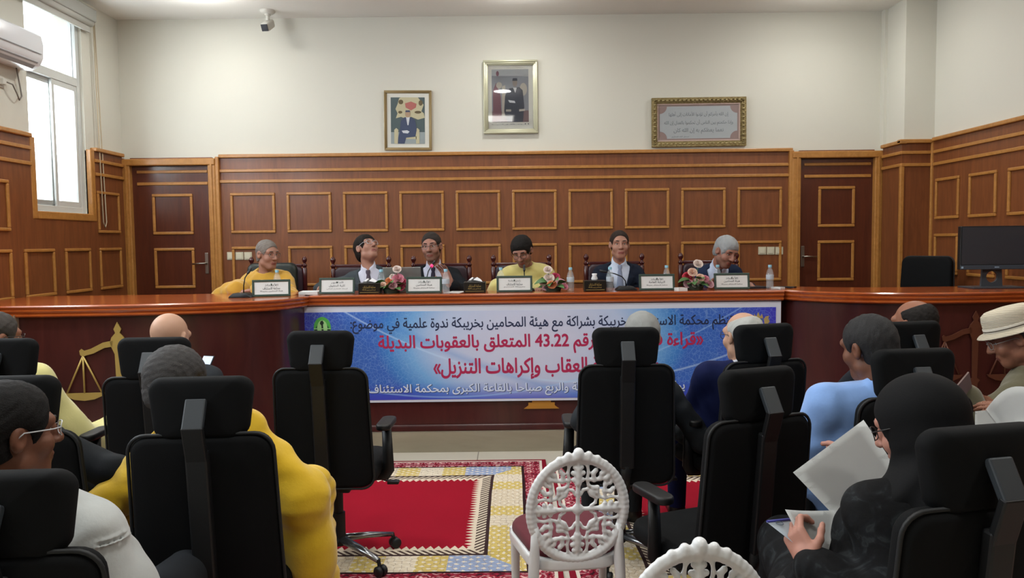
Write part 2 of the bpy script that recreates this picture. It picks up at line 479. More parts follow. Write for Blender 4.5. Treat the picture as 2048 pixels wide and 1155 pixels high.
for i in range(18):
    b = 7.62-i*.555
    for (z0, z1) in ((1.83, 2.225), (1.30, 1.69), (.7, 1.1)): sframe(bm, xq, -1, b-.40, b, z0, z1)
obj('moulding', bm, woodt, wall_right)

# ---- window in the left wall
alu = mat('white_aluminium', '#C9CCC9', .4, .1)
glass = mat('window_glass', '#FFFFFF', .02, trans=1, ior=1.05)
bm = BM()
def wb(y0, y1, z0, z1, x0=XL-.10, x1=XL-.03): boxb(bm, x0, x1, y0, y1, z0, z1, .004)
wb(WY0, WY0+.05, WZ0, WZ1); wb(WY1-.05, WY1, WZ0, WZ1); wb(WY0+.05, WY1-.05, WZ0, WZ0+.06); wb(WY0+.05, WY1-.05, WZ1-.05, WZ1); wb(WY0+.05, WY1-.05, 3.17, 3.25)
win = struct(obj('window_1', bm, alu))
bm = BM(); boxb(bm, XL-.068, XL-.062, WY0+.05, WY1-.05, WZ0+.06, WZ1-.05); obj('pane', bm, glass, win)
for (a, b) in ((WY0+.05, 7.09), (7.05, WY1-.05)):
    bm = BM(); x0, x1 = (XL-.09, XL-.07) if a < 6.8 else (XL-.058, XL-.038)
    boxb(bm, x0, x1, a, a+.04, 2.03, 3.17, .003); boxb(bm, x0, x1, b-.04, b, 2.03, 3.17, .003)
    boxb(bm, x0, x1, a+.04, b-.04, 2.03, 2.08, .003); boxb(bm, x0, x1, a+.04, b-.04, 3.12, 3.17, .003)
    obj('sash', bm, alu, win)
bm = BM()
boxb(bm, XL-.02, XL+.045, WY0-.07, WY0, WZ0-.07, Zs, .008); boxb(bm, XL-.02, XL+.045, WY1, WY1+.07, WZ0-.07, Zs, .008); boxb(bm, XL-.02, XL+.05, WY0, WY1, WZ0-.07, WZ0, .008)
obj('window_frame', bm, woodt, win)

# unseen glowing window panels added on the left wall to brighten the hall
for _n, _y in ((2, 4.6), (3, 1.6)):
    bm = BM(); y0, y1 = _y-.44, _y+.44
    boxb(bm, XL+.045, XL+.075, y0, y0+.06, 1.95, 3.85, .004); boxb(bm, XL+.045, XL+.075, y1-.06, y1, 1.95, 3.85, .004); boxb(bm, XL+.045, XL+.075, y0+.06, y1-.06, 1.95, 2.01, .004)
    boxb(bm, XL+.045, XL+.075, y0+.06, y1-.06, 3.79, 3.85, .004); boxb(bm, XL+.045, XL+.075, _y-.03, _y+.03, 2.01, 3.79, .004)
    w_ = struct(obj('window_%d' % _n, bm, alu))
    bm = BM(); boxb(bm, XL+.05, XL+.06, y0+.06, y1-.06, 2.01, 3.79); obj('pane', bm, mat('added_glow_pane', '#FFFFFF', .3, emit=('#E6F2FF', 4.0)), w_)
# ------------------------------------------------------------------ courtroom bench
bench = thing('courtroom_bench', 'long curved dark red wood bench with a glossy orange brown ledge across the room', 'bench', (0, 6.1, .16))
redw = wood('glossy_red_ledge_wood', '#95431B', '#B05A26', .2, .5, (.7, 6, 6))
frontw = mat('dark_mahogany_front', '#3A1718', .25, coat=.3); t = NT(frontw)
t.color(t.ramp(t.noise(t.map(t.obj(), (4, 4, .8)), 2, 5, .6, .8), [(.3, '#331314'), (.7, '#431C1A')]))
frontw.node_tree.nodes['Principled BSDF'].inputs['Coat Roughness'].default_value = .3
def smooth_path(pts, n=6):
    out = []
    P = [Vector((p[0], p[1], 0)) for p in pts]
    for i in range(len(P)-1):
        a, b, c, d = P[max(i-1, 0)], P[i], P[i+1], P[min(i+2, len(P)-1)]
        for k in range(n):
            u = k/n
            out.append(.5*((2*b)+(c-a)*u+(2*a-5*b+4*c-d)*u*u+(3*b-a-3*c+d)*u**3))
    out.append(P[-1]); return out
LW = smooth_path([(-1.60, 6.16), (-1.635, 5.94), (-1.75, 5.70), (-2.1, 5.52), (-2.6, 5.41), (-3.1, 5.37), (-3.55, 5.36), (-3.97, 5.35)])
RW = smooth_path([(2.12, 6.24), (2.2, 6.09), (2.34, 5.92), (2.58, 5.75), (2.95, 5.65), (3.4, 5.64), (3.75, 5.67), (4.08, 5.69)])
CP = [Vector((-1.64, 6.08, 0)), Vector((.2, 6.09, 0)), Vector((2.14, 6.10, 0))]
B0 = Vector((0, 6.1, .16))
def offs(path, d, side):
    out = []
    for i, p in enumerate(path):
        t_ = (path[min(i+1, len(path)-1)]-path[max(i-1, 0)]).normalized()
        nrm = Vector((t_.y, -t_.x, 0))*side       # side=+1 : to the right of travel
        out.append(p+nrm*d)
    return out
def sweep(bm, path, prof, side):
    """prof: (outward offset, z) closed loop; path seen from above"""
    rows = []
    for (d, z) in prof:
        rows.append([bm.verts.new(q+Vector((0, 0, z))-B0) for q in offs(path, d, side)])
    n = len(prof); fs = []
    for k in range(n):
        A, B = rows[k], rows[(k+1) % n]
        for i in range(len(path)-1): fs.append(bm.faces.new((A[i], A[i+1], B[i+1], B[i])))
    fs.append(bm.faces.new([r[0] for r in rows])); fs.append(bm.faces.new([r[-1] for r in reversed(rows)]))
    bmesh.ops.recalc_face_normals(bm, faces=fs)
ledge = [(-.02, 1.172), (.0, 1.172), (.012, 1.182), (.012, 1.192), (.004, 1.198), (.012, 1.206), (.02, 1.214), (.02, 1.222), (.012, 1.228), (.022, 1.236), (.026, 1.246), (.02, 1.255), (-.12, 1.255), (-.12, 1.22), (-.04, 1.2)]
front = [(-.03, .17), (-.03, 1.175), (-.07, 1.175), (-.07, .17)]
skirt = [(-.012, .162), (-.012, .20), (-.02, .212), (-.03, .212), (-.03, .162)]
for nm, prof, m, sm in (('front_panel', front, frontw, 40), ('ledge', ledge, redw, 50), ('skirting', skirt, frontw, 40)):
    for path, side in ((LW, -1), (CP, 1), (RW, 1)):
        bm = BM(); sweep(bm, path, prof, side); obj(nm, bm, m, bench, sm)
# worktop behind the ledge
bm = BM()
poly = [p-B0 for p in offs(CP, -.11, 1)]
def top(bm, inner, depth):
    a = [p for p in inner]; b = [Vector((p.x, p.y+depth, 0)) for p in inner]
    lo = [bm.verts.new(Vector((p.x, p.y, 1.215))-B0) for p in a]+[bm.verts.new(Vector((p.x, p.y, 1.215))-B0) for p in reversed(b)]
    hi = [bm.verts.new(Vector((p.x, p.y, 1.2545))-B0) for p in a]+[bm.verts.new(Vector((p.x, p.y, 1.2545))-B0) for p in reversed(b)]
    n = len(lo); m = len(a); fs = []
    for i in range(m-1):
        fs.append(bm.faces.new((hi[i], hi[i+1], hi[n-2-i], hi[n-1-i]))); fs.append(bm.faces.new((lo[i+1], lo[i], lo[n-1-i], lo[n-2-i])))
    for i in range(n): fs.append(bm.faces.new((lo[i], lo[(i+1) % n], hi[(i+1) % n], hi[i])))
    bmesh.ops.recalc_face_normals(bm, faces=fs)
top(bm, [p for p in offs(CP, -.1, 1)], .46)
obj('worktop', bm, redw, bench)
bm = BM(); top(bm, offs(LW[7:], -.1, -1), .95); obj('worktop', bm, redw, bench)
bm = BM(); top(bm, offs(RW[7:], -.1, 1), .56); obj('worktop', bm, redw, bench)
# narrow end post of the left wing
pL = [p for p in LW if -3.5 < p.x < -3.36]
bm = BM(); boxb(bm, -3.452, -3.446, 5.34-6.1, 5.40-6.1, .06, 1.03); obj('seam', bm, mat('pale_joint', '#8C7A66', .5), bench)
# brass scales of justice fixed to the front
brass = mat('brass_relief', '#A9914F', .45, .35)
bronze = mat('dark_bronze_relief', '#5A3424', .45, .2)
def scales(m, M, sc=1.0):
    bm = BM()
    lf = [(0, .62), (.03, .56), (.018, .53), (.02, .525), (.05, .49), (.062, .45), (.055, .415), (.04, .38), (.028, .35), (.022, .0), (.05, -.02), (.028, -.05), (.022, -.33), (.14, -.35), (.14, -.38), (.19, -.38), (.19, -.42), (.25, -.42), (.25, -.47)]
    prism(bm, [(x, z) for x, z in lf]+[(-x, z) for x, z in reversed(lf[1:])], .014)
    for s in (-1, 1):
        arm = [(s*.04, .465), (s*.12, .45), (s*.22, .40), (s*.275, .385), (s*.295, .40), (s*.31, .385), (s*.305, .35), (s*.285, .335), (s*.26, .345), (s*.20, .36), (s*.11, .405), (s*.04, .415)]
        if s > 0: arm = arm[::-1]
        prism(bm, arm, .012)
        for dx in (-.14, 0, .14):
            tube(bm, [(s*.285, .006, .34), (s*.285+dx, .006, .03)], .008, 6)
        pan = [(s*.285+a_, b_+.09) for a_, b_ in ((-.17, -.06), (.17, -.06), (.15, -.085), (.08, -.115), (0, -.125), (-.08, -.115), (-.15, -.085))]
        prism(bm, pan, .014)
    xf(bm, bm.verts[:], M @ Matrix.Scale(sc, 4))
    return obj('scales_emblem', bm, m, bench)
def on_wing(path, x, z, out):
    i = min(range(1, len(path)-1), key=lambda k: abs(path[k].x-x))
    t_ = (path[i+1]-path[i-1]).normalized()
    if t_.x < 0: t_ = -t_
    nrm = Vector((t_.y, -t_.x, 0)); p = path[i]+nrm*out
    p.z = z
    M = Matrix.Translation(p-B0) @ Matrix.Rotation(math.atan2(t_.y, t_.x), 4, 'Z')
    return M
scales(brass, on_wing(LW, -2.80, .61, -.014), .84)
scales(bronze, on_wing(RW, 3.43, .62, -.014), .80)
bm = BM()
gold = mat('golden_wood_relief', '#A8752A', .45, .1)
zz = .16
prism(bm, [(-.075, .405), (.075, .405), (.075, .38), (.105, .38), (.105, .355), (.14, .33), (-.14, .33), (-.105, .355), (-.105, .38), (-.075, .38)], .012)
xf(bm, bm.verts[:], Matrix.Translation((.225, 6.108-6.1, -.16)))
obj('scales_emblem', bm, gold, bench)

# ------------------------------------------------------------------ banner hanging on the bench front
BX0, BX1, BZ0, BZ1 = -1.715, 2.125, .398, 1.166
banner = thing('banner', 'wide blue printed conference banner with dark red and white lettering on the bench front', 'banner', ((BX0+BX1)/2, 6.1, BZ0))
banner.rotation_euler = (0, 0, math.atan2(.02, 3.78))
bw = BX1-BX0; bh = BZ1-BZ0
white = mat('white_vinyl', '#C4C9D6', .45)
bm = BM(); boxb(bm, -bw/2, bw/2, -.004, 0, 0, bh); obj('sheet', bm, white, banner)
pm = mat('blue_banner_print', '#5A8AC8', .4); t = NT(pm)
v = t.map(t.obj(), (1, 1, 1))
sep = t.n('ShaderNodeSeparateXYZ'); t.set(sep, 0, v); x, z = sep.outputs[0], sep.outputs[2]
ax = t.math('ABSOLUTE', t.math('ADD', x, .05))
ctr = t.math('ADD', t.math('MULTIPLY', t.math('POWER', t.math('DIVIDE', ax, 1.25), 2.0), 1.0), t.math('MULTIPLY', t.math('POWER', t.math('DIVIDE', t.math('SUBTRACT', z, .50), .62), 2.0), .75))
base = t.ramp(ctr, [(0, '#C3C6DA'), (.35, '#AFBFDC'), (.62, '#6FA3D6'), (.85, '#3F7DC4'), (1.0, '#3763B8')])
edge = t.math('MAXIMUM', t.math('DIVIDE', t.math('SUBTRACT', ax, 1.45), .42), t.math('DIVIDE', t.math('SUBTRACT', .16, z), .16))
base = t.mix(t.math('MULTIPLY', t.math('MAXIMUM', edge, 0.0), .9), base, '#3A36B4')
vo = t.n('ShaderNodeTexVoronoi', feature='DISTANCE_TO_EDGE'); t.set(vo, 'Vector', t.map(t.obj(), (1, .01, 1))); t.set(vo, 'Scale', 34.0)
net = t.math('LESS_THAN', vo.outputs[0], .04)
side = t.math('MULTIPLY', t.math('MINIMUM', t.math('MAXIMUM', t.math('SUBTRACT', ax, .55), 0.0), .6), t.math('GREATER_THAN', z, .12))
base = t.mix(t.math('MULTIPLY', net, t.math('MULTIPLY', side, .34)), base, '#A9CDEA')
# two pale swooshes and a darker wave low down
for (k0, k1, k2, wdt, cc, am) in ((.17, -.12, .16, .012, '#B8D4EE', .55), (.10, .18, .13, .010, '#9CC4EA', .5), (.13, -.3, .10, .05, '#3E82CC', .35)):
    cur = t.math('ADD', t.math('ADD', t.math('MULTIPLY', t.math('MULTIPLY', x, x), k2), t.math('MULTIPLY', x, k1)), k0)
    dd = t.math('DIVIDE', t.math('ABSOLUTE', t.math('SUBTRACT', z, cur)), wdt)
    base = t.mix(t.math('MULTIPLY', t.math('MAXIMUM', t.math('SUBTRACT', 1.0, dd), 0.0), am), base, cc)
t.color(base)
bm = BM(); boxb(bm, -bw/2+.035, bw/2-.04, -.006, -.003, .02, bh-.045); obj('print', bm, pm, banner)
ink = mat('navy_ink', '#1E2A4A', .5); red = mat('crimson_ink', '#A3214C', .5); wink = mat('white_ink', '#C9D4E6', .5); dk = mat('outline_ink', '#3A4C70', .5)
S = 1550/6.1
def bx(px): return (px-1024)/S-(BX0+BX1)/2
def tz(py, px): return 1.66-(py-(483+.0115*(1024-px)))/S*1.0 - BZ0
lettering('تنظم محكمة الاستئناف بخريبكة بشراكة مع هيئة المحامين بخريبكة ندوة علمية في موضوع:', bx(699), bx(1467), .61, .128, -.006, ink, banner, .014)
lettering('«قراءة في القانون رقم 43.22 المتعلق بالعقوبات البديلة', bx(754), bx(1408), .455, .165, -.006, red, banner, .024)
lettering('بين سياسة العقاب وإكراهات التنزيل»', bx(864), bx(1318), .262, .175, -.006, red, banner, .024)
L4 = 'يوم الأربعاء 16 يوليوز على الساعة التاسعة والربع صباحا بالقاعة الكبرى بمحكمة الاستئناف'
lettering(L4, bx(732)+.004, bx(1500)+.004, .098, .118, -.0055, dk, banner, .03)
lettering(L4, bx(732), bx(1500), .101, .115, -.0064, wink, banner, .012)
# green oval logo
bm = BM()
def oval(bm, cx, cz, rx, rz, y, mi, n=28, th=.0015):
    prism(bm, [(cx+rx*math.cos(2*PI*k/n), cz+rz*math.sin(2*PI*k/n)) for k in range(n)], -th, Matrix.Translation((0, y, 0)), mi)
lx = bx(643)
oval(bm, lx, .60, .068, .088, -.006, 0); oval(bm, lx, .585, .055, .052, -.0072, 1); oval(bm, lx, .60, .040, .062, -.008, 2)
prism(bm, [(lx-.012, .655), (lx+.004, .66), (lx+.014, .64), (lx+.006, .625), (lx+.012, .56), (lx+.008, .535), (lx-.006, .535), (lx-.006, .62), (lx-.018, .635)], -.001, Matrix.Translation((0, -.0095, 0)), 3)
boxb(bm, lx-.066, lx+.066, -.0115, -.0105, .592, .598, 0, 2)
prism(bm, [(lx-.062, .59), (lx-.045, .585), (lx-.05, .555), (lx-.06, .57)], -.001, Matrix.Translation((0, -.0095, 0)), 3)
prism(bm, [(lx+.062, .59), (lx+.045, .585), (lx+.05, .555), (lx+.06, .57)], -.001, Matrix.Translation((0, -.0095, 0)), 3)
obj('logo', bm, [mat('logo_green', '#4DA84A', .5), mat('logo_dark_green', '#1E5A34', .5), mat('logo_pale_green', '#9CD08A', .5), mat('logo_black', '#12281E', .5)], banner)
# gold crest: two supporters beside a red shield under a crown
bm = BM(); cx, cz = bx(1518), .60
prism(bm, [(cx-.035, cz+.01), (cx+.035, cz+.01), (cx+.03, cz-.04), (cx, cz-.07), (cx-.03, cz-.04)], -.002, Matrix.Translation((0, -.006, 0)), 1)
prism(bm, [(cx-.04, cz+.035), (cx-.03, cz+.07), (cx-.015, cz+.05), (cx, cz+.085), (cx+.015, cz+.05), (cx+.03, cz+.07), (cx+.04, cz+.035)], -.002, Matrix.Translation((0, -.006, 0)), 0)
oval(bm, cx, cz+.02, .035, .012, -.006, 2, 16)
for s in (-1, 1):
    q = [(s*.045, -.06), (s*.05, -.01), (s*.045, .03), (s*.06, .05), (s*.085, .055), (s*.08, .03), (s*.092, .01), (s*.08, -.005), (s*.085, -.04), (s*.075, -.065)]
    q = [(cx+a, cz+b) for a, b in (q if s < 0 else q[::-1])]
    prism(bm, q, -.002, Matrix.Translation((0, -.006, 0)), 0)
prism(bm, [(cx-.08, cz-.075), (cx, cz-.088), (cx+.08, cz-.075), (cx+.08, cz-.088), (cx, cz-.102), (cx-.08, cz-.088)], -.002, Matrix.Translation((0, -.006, 0)), 0)
obj('crest', bm, [mat('crest_gold', '#A8925A', .5), mat('crest_red', '#A8342F', .5), mat('crest_green', '#5B8A56', .5)], banner)
# ------------------------------------------------------------------ ceiling lamps
lampw = mat('white_lamp_plastic', '#E8E8E4', .4)
glow = mat('lit_diffuser', '#FFFFFF', .5, emit=('#FFF8EC', 6.0))
lab = {0: 'round recessed ceiling lamp over the door at the back', 1: 'round recessed ceiling lamp over the middle panel seats', 2: 'round recessed ceiling lamp over the monitor end of the bench',
       3: 'round recessed ceiling lamp over the bald man with a phone', 4: 'round recessed ceiling lamp over the red rug', 5: 'round recessed ceiling lamp over the man in the straw hat', 6: 'round recessed ceiling lamp over the man in white denim', 7: 'round recessed ceiling lamp over the woman in black'}
for i, (x, y) in enumerate(LAMPS):
    l = thing('ceiling_lamp', lab[i], 'lamp', (x, y, ZC), 0, 'round ceiling lamps')
    bm = BM(); lathe(bm, [(.12, -.002), (.15, -.002), (.155, -.012), (.15, -.018), (.135, -.018), (.13, -.010), (.12, -.008)], 32); obj('rim', bm, lampw, l)
    bm = BM(); lathe(bm, [(.0, -.004), (.128, -.004), (.128, -.009), (.0, -.009)], 32); obj('diffuser', bm, glow, l)
    area('lamp_light', (0, 0, -.02), .26, .26, LAMP_W*(.95 if y > 7 else 2.0), (1, .985, .955), (0, 0, 0), True, l)
    area('ceiling_fill_light', (0, 0, -.28), .24, .24, LAMP_W*(.36 if y > 7 else .6), (1, .98, .94), (PI, 0, 0), True, l)  # upward light added to brighten the ceiling, no part of the recessed lamp
l = thing('ceiling_lamp_panel', 'square lit panel lamp in the ceiling near the back of the hall', 'lamp', (-.2, 1.5, ZC))
bm = BM(); frame(bm, -.3, .3, -.4, .4, .02, 0, .02, bev=.003); xf(bm, bm.verts[:], Matrix.Rotation(PI/2, 4, 'X')); obj('rim', bm, lampw, l)
bm = BM(); boxb(bm, -.28, .28, -.38, .38, -.012, -.004); obj('diffuser', bm, glow, l)
area('lamp_light', (0, 0, -.02), .5, .7, LAMP_W*2, (1, .98, .95), (0, 0, 0), False, l)

# ------------------------------------------------------------------ framed pictures
def picture(name, label, x0, x1, z0, z1, w, fm, th, rot=0):
    p = thing(name, label, 'picture', ((x0+x1)/2, YB, z0)); p.rotation_euler = (0, rot, 0)
    W, H = (x1-x0)/2, z1-z0
    bm = BM()
    for (ins, ww, y0, y1) in ((0, w*.45, -th, 0), (w*.3, w*.5, -th*.8, 0), (w*.7, w*.32, -th*.55, 0)):
        frame(bm, -W+ins, W-ins, ins, H-ins, ww, y0, y1, 0, .004)
    obj('frame', bm, fm, p, 40)
    bm = BM(); boxb(bm, -W+w*.9, W-w*.9, -.010, -.004, w*.9, H-w*.9); obj('mat_board', bm, mat('cream_mat_board', '#CDCDC4', .7), p)
    return p, W, H
def flat(bm, pts, y, mi): prism(bm, pts, -.001, Matrix.Translation((0, y, 0)), mi)
def ell(cx, cz, rx, rz, n=18): return [(cx+rx*math.cos(2*PI*k/n), cz+rz*math.sin(2*PI*k/n)) for k in range(n)]
def P(*a): return mat('paint_'+a[0][1:], a[0], .6)
bronzef = mat('thin_gold_frame', '#8F7B55', .4, .4); silverf = mat('pale_silver_frame', '#B9B89E', .35, .35); ornf = mat('carved_gold_frame', '#8A7A50', .45, .35, bump=(55, .9, .02))
# seated man in a gilded chair
p, W, H = picture('framed_portrait', 'small portrait in a thin gold frame, a figure in blue in a gilded chair', -1.317, -.822, 2.627, 3.243, .028, bronzef, .03, .012)
bm = BM(); X0, X1, Z0, Z1 = -W+.068, W-.072, .068, H-.07; sx = X1-X0; sz = Z1-Z0
u = lambda x, z: (X0+x*sx, Z0+z*sz)
flat(bm, [u(0, 0), u(1, 0), u(1, 1), u(0, 1)], -.0105, 0); flat(bm, [u(0, 0), u(1, 0), u(1, .25), u(0, .25)], -.0118, 1)
def U(l, y, mi): flat(bm, [u(*q) for q in l], y, mi)
U([(.25, .98), (.2, .85), (.14, .75), (.2, .66), (.15, .55), (.3, .58), (.45, .54), (.6, .58), (.8, .52), (1, .56), (.97, .66), (.9, .7), (.97, .84), (.8, 1), (.3, 1)], -.0122, 2)
for (a, b, r1, r2) in ((.3, .9, .07, .05), (.88, .88, .06, .06), (.28, .68, .06, .03), (.8, .68, .1, .03)): U(ell(a, b, r1, r2), -.0136, 3)
U([(.42, .87), (.6, .91), (.76, .86), (.74, .78), (.6, .72), (.44, .78)], -.0136, 4)
for q in ([(.1, 0), (.2, 0), (.22, .3), (.16, .34), (.1, .3)], [(.74, 0), (.84, 0), (.84, .3), (.78, .34), (.72, .3)], [(.4, .1), (.75, .1), (.75, .16), (.4, .14)]): U(q, -.0140, 2)
U([(.26, .28), (.3, .5), (.4, .57), (.6, .57), (.72, .5), (.76, .3), (.72, .15), (.45, .13), (.4, 0), (.2, 0), (.22, .14)], -.0148, 5)
U([(.45, .57), (.56, .57), (.52, .4), (.49, .4)], -.0160, 6); U(ell(.5, .64, .075, .075), -.0162, 7); U([(.43, .68), (.57, .68), (.56, .72), (.44, .72)], -.0170, 5)
U([(.32, .28), (.48, .29), (.55, .26), (.5, .22), (.36, .23)], -.0162, 6)
obj('print', bm, [P('#49585A'), P('#8D9798'), P('#B5AF90'), P('#5E5238'), P('#A8625C'), P('#3A4560'), P('#C2C6CC'), P('#A48A70')], p)
p, W, H = picture('framed_portrait', 'portrait hung highest in a wide silver frame, a dark suited seated figure', -.275, .291, 2.786, 3.539, .048, silverf, .045)
bm = BM(); X0, X1, Z0, Z1 = -W+.088, W-.095, .12, H-.09; sx = X1-X0; sz = Z1-Z0
flat(bm, [u(0, 0), u(1, 0), u(1, 1), u(0, 1)], -.0105, 0); U([(0, 0), (1, 0), (1, .22), (0, .2)], -.0118, 1); U([(0, .88), (1, .86), (1, 1), (0, 1)], -.0118, 2)
U([(.03, 0), (.26, .05), (.24, .5), (.12, .75), (.03, .6)], -.0122, 3); U([(.27, .1), (.36, .1), (.37, .7), (.28, .68)], -.0124, 4); U(ell(.2, .7, .08, .06), -.0130, 4); U(ell(.86, .62, .1, .12), -.0130, 4); U(ell(.16, .92, .04, .05), -.0130, 3)
U([(.33, .2), (.36, .5), (.48, .64), (.75, .66), (.84, .6), (.88, .3), (.84, .0), (.42, .0)], -.0140, 5); U(ell(.63, .74, .065, .075), -.0152, 6); U([(.56, .78), (.7, .78), (.69, .83), (.58, .83)], -.016, 5); U([(.58, .65), (.68, .65), (.64, .55)], -.0152, 7); U([(.44, .42), (.62, .4), (.64, .36), (.48, .37)], -.0152, 7)
U([(.38, .2), (.52, .2), (.52, .24), (.38, .24)], -.0152, 4); U([(.74, .2), (.9, .21), (.9, .25), (.74, .24)], -.0152, 4)
obj('print', bm, [P('#7C8087'), P('#6A5658'), P('#9CA0A2'), P('#6B4650'), P('#A39D92'), P('#333844'), P('#7E7570'), P('#B9BCC0')], p)
lettering('المغرب', -.2, .19, .098, .018, -.0105, P('#6E7478'), p, 0, thick=.001)
bm = BM(); boxb(bm, -W+.046, W-.046, -.024, -.022, .046, H-.046)
gl = mat('picture_glass', '#FFFFFF', .02, trans=1, ior=1.25); obj('glass', bm, gl, p)
p, W, H = picture('framed_calligraphy', 'wide carved gold frame with lines of dark lettering on a pale blue grey sheet', 1.478, 2.462, 2.628, 3.135, .058, ornf, .045, -.004)
bm = BM(); y = -.0105; a, b = -W+.075, W-.075; c, d = .075, H-.075
flat(bm, [(a, c), (b, c), (b, d), (a, d)], y, 0)
def corner(cx, cz, r, s0): return [(cx+r*math.cos(math.radians(s0-90*k/6)), cz+r*math.sin(math.radians(s0-90*k/6))) for k in range(7)]
o_ = []
a1, b1, c1, d1 = a+.012, b-.012, c+.012, d-.012; r = .075
o_ += corner(a1, c1, r, 90)+corner(b1, c1, r, 180)+corner(b1, d1, r, 270)+corner(a1, d1, r, 360)
flat(bm, o_, -.0118, 1)
frame(bm, a-.018, b+.018, c-.018, d+.018, .016, -.02, -.01, 2, .004)
for k in range(44):                                                    # carved beads along the frame
    pass
obj('print', bm, [P('#8A7672'), P('#9FA5A8'), P('#B39B92')], p)
bm = BM()
for (n_, fx, fz) in ((22, lambda k: -W+.03+k*(2*W-.06)/21, lambda k: .03), (22, lambda k: -W+.03+k*(2*W-.06)/21, lambda k: H-.03), (11, lambda k: -W+.03, lambda k: .03+k*(H-.06)/10), (11, lambda k: W-.03, lambda k: .03+k*(H-.06)/10)):
    for k in range(n_): bmesh.ops.create_uvsphere(bm, u_segments=8, v_segments=5, radius=.012, matrix=Matrix.Translation((fx(k), -.044, fz(k))) @ Matrix.Diagonal((1.2, .7, .8, 1)))
obj('beading', bm, mat('bright_gold_bead', '#A89A6E', .35, .4), p, True)
tk = P('#6F777A')
lettering('إن الله يأمركم أن تؤدوا الأمانات إلى أهلها', -.31, .31, .335, .062, -.013, tk, p, 0, thick=.001)
lettering('وإذا حكمتم بين الناس أن تحكموا بالعدل إن الله', -.36, .36, .25, .062, -.013, tk, p, 0, thick=.001)
lettering('نعما يعظكم به إن الله كان', -.26, .26, .165, .062, -.013, tk, p, 0, thick=.001)
lettering('صدق الله العظيم', -.28, -.1, .105, .02, -.013, tk, p, 0, thick=.001)

# ------------------------------------------------------------------ ceiling camera
cctv = thing('security_camera', 'small white security camera with dark lens face hanging from the ceiling', 'camera', (-2.42, 7.93, ZC))
wp = mat('white_plastic', '#C9C8C0', .4)
bm = BM(); lathe(bm, [(.0, 0), (.075, 0), (.075, -.012), (.06, -.03), (.03, -.036), (.03, -.05), (.018, -.055), (.018, -.1), (.0, -.1)], 24); obj('bracket', bm, wp, cctv, 40)
M = Matrix.Translation((0, 0, -.145)) @ Euler((math.radians(30), 0, math.radians(-8))).to_matrix().to_4x4()
bm = BM(); box(bm, (0, 0, 0), (.085, .17, .085), .022, M=M, seg=3); obj('housing', bm, wp, cctv, 40)
bm = BM(); box(bm, (0, -.088, 0), (.068, .012, .068), .004, M=M); obj('lens_face', bm, mat('smoked_lens', '#3A3E44', .2), cctv)

# ------------------------------------------------------------------ wall air conditioner, its plug and cable
ac = thing('air_conditioner', 'white split air conditioner on the wall by the tall window', 'air conditioner', (XL, 6.15, 3.13))
acm = mat('glossy_white_casing', '#DDE0E5', .3)
bm = BM()
prof = [(0, 0), (.10, -.01), (.17, .03), (.2, .09), (.205, .2), (.19, .27), (.15, .295), (0, .295)]
prism(bm, prof, .95, Matrix.Translation((0, -.55, 0)), 0, .008)
obj('casing', bm, acm, ac, 40)
bm = BM(); boxb(bm, .205, .211, -.52, .36, .115, .12); obj('seam', bm, mat('grey_seam', '#8F9396', .5), ac)
bm = BM(); box(bm, (.155, -.08, .028), (.075, .86, .012), .004, (0, -.75, 0)); obj('air_flap', bm, mat('grey_flap', '#9EA3A8', .4), ac)
sock = thing('wall_plug', 'white plug in a socket under the air conditioner', 'plug', (XL, 6.27, 2.98))
bm = BM(); boxb(bm, 0, .012, -.045, .045, -.045, .045, .004); obj('socket_plate', bm, wp, sock)
bm = BM(); boxb(bm, .012, .05, -.02, .02, -.025, .025, .006); obj('plug_body', bm, wp, sock)
cab = BM()
tube(cab, [(XL+.045, 6.29, 2.98), (XL+.05, 6.36, 2.975), (XL+.045, 6.42, 2.91), (XL+.03, 6.47, 2.87), (XL+.02, 6.52, 2.91), (XL+.02, 6.5, 3.0), (XL+.03, 6.45, 3.13)], .006, 6)
tag(obj('power_cable', cab, mat('grey_cable', '#77736C', .5), None, True), 'thin grey cable looping from the plug up to the air conditioner', 'cable')
# roller blind over the window
bl = thing('roller_blind', 'rolled up grey blind at the top of the tall window', 'blind', (XL, 7.06, 3.83))
bm = BM(); boxb(bm, 0, .1, -.56, .56, -.02, .1, .012); obj('headbox', bm, mat('grey_blind_box', '#A5A6A0', .5), bl)
bm = BM(); tube(bm, [(.05, -.55, -.03), (.05, .54, -.03)], .035, 14); boxb(bm, .03, .045, -.54, .53, -.12, -.03); obj('fabric_roll', bm, mat('pale_blind_fabric', '#B9BAB4', .7), bl)
bm = BM(); tube(bm, [(.05, .58, 0), (.055, .585, -1.3), (.055, .6, -1.93), (.055, .63, -1.985), (.055, .66, -1.93), (.05, .645, -1.3), (.05, .60, 0)], .006, 6); obj('pull_cord', bm, mat('cream_cord', '#B5A68C', .6), bl)

# ------------------------------------------------------------------ light switches
swm = mat('ivory_switch', '#C3BDA4', .4)
def switches(px0, px1, py, labs, grp):
    for i in range(3):
        a = at(px0+(px1-px0)*i/2, py, YB-.045)
        s = thing('light_switch', labs[i], 'switch', (a.x, YB-.045, a.z), 0, grp)
        bm = BM(); boxb(bm, -.041, .041, -.010, 0, -.041, .041, .003); obj('plate', bm, swm, s)
        bm = BM(); boxb(bm, -.028, .028, -.015, -.009, -.028, .028, .002); obj('rocker', bm, mat('ivory_rocker', '#CFC9B2', .35), s)
switches(462.5, 496.5, 511.5, ['ivory light switch nearest the door frame behind the man in mustard yellow', 'ivory middle light switch behind the man in mustard yellow', 'ivory light switch closest to the shoulder of the man in mustard yellow'], 'switches behind the man in yellow')
switches(1524, 1558, 501, ['ivory light switch of three above the last bottle, farthest from the door', 'ivory middle light switch of three above the last bottle', 'ivory light switch of three above the last bottle, nearest the door'], 'switches by the monitor end door')
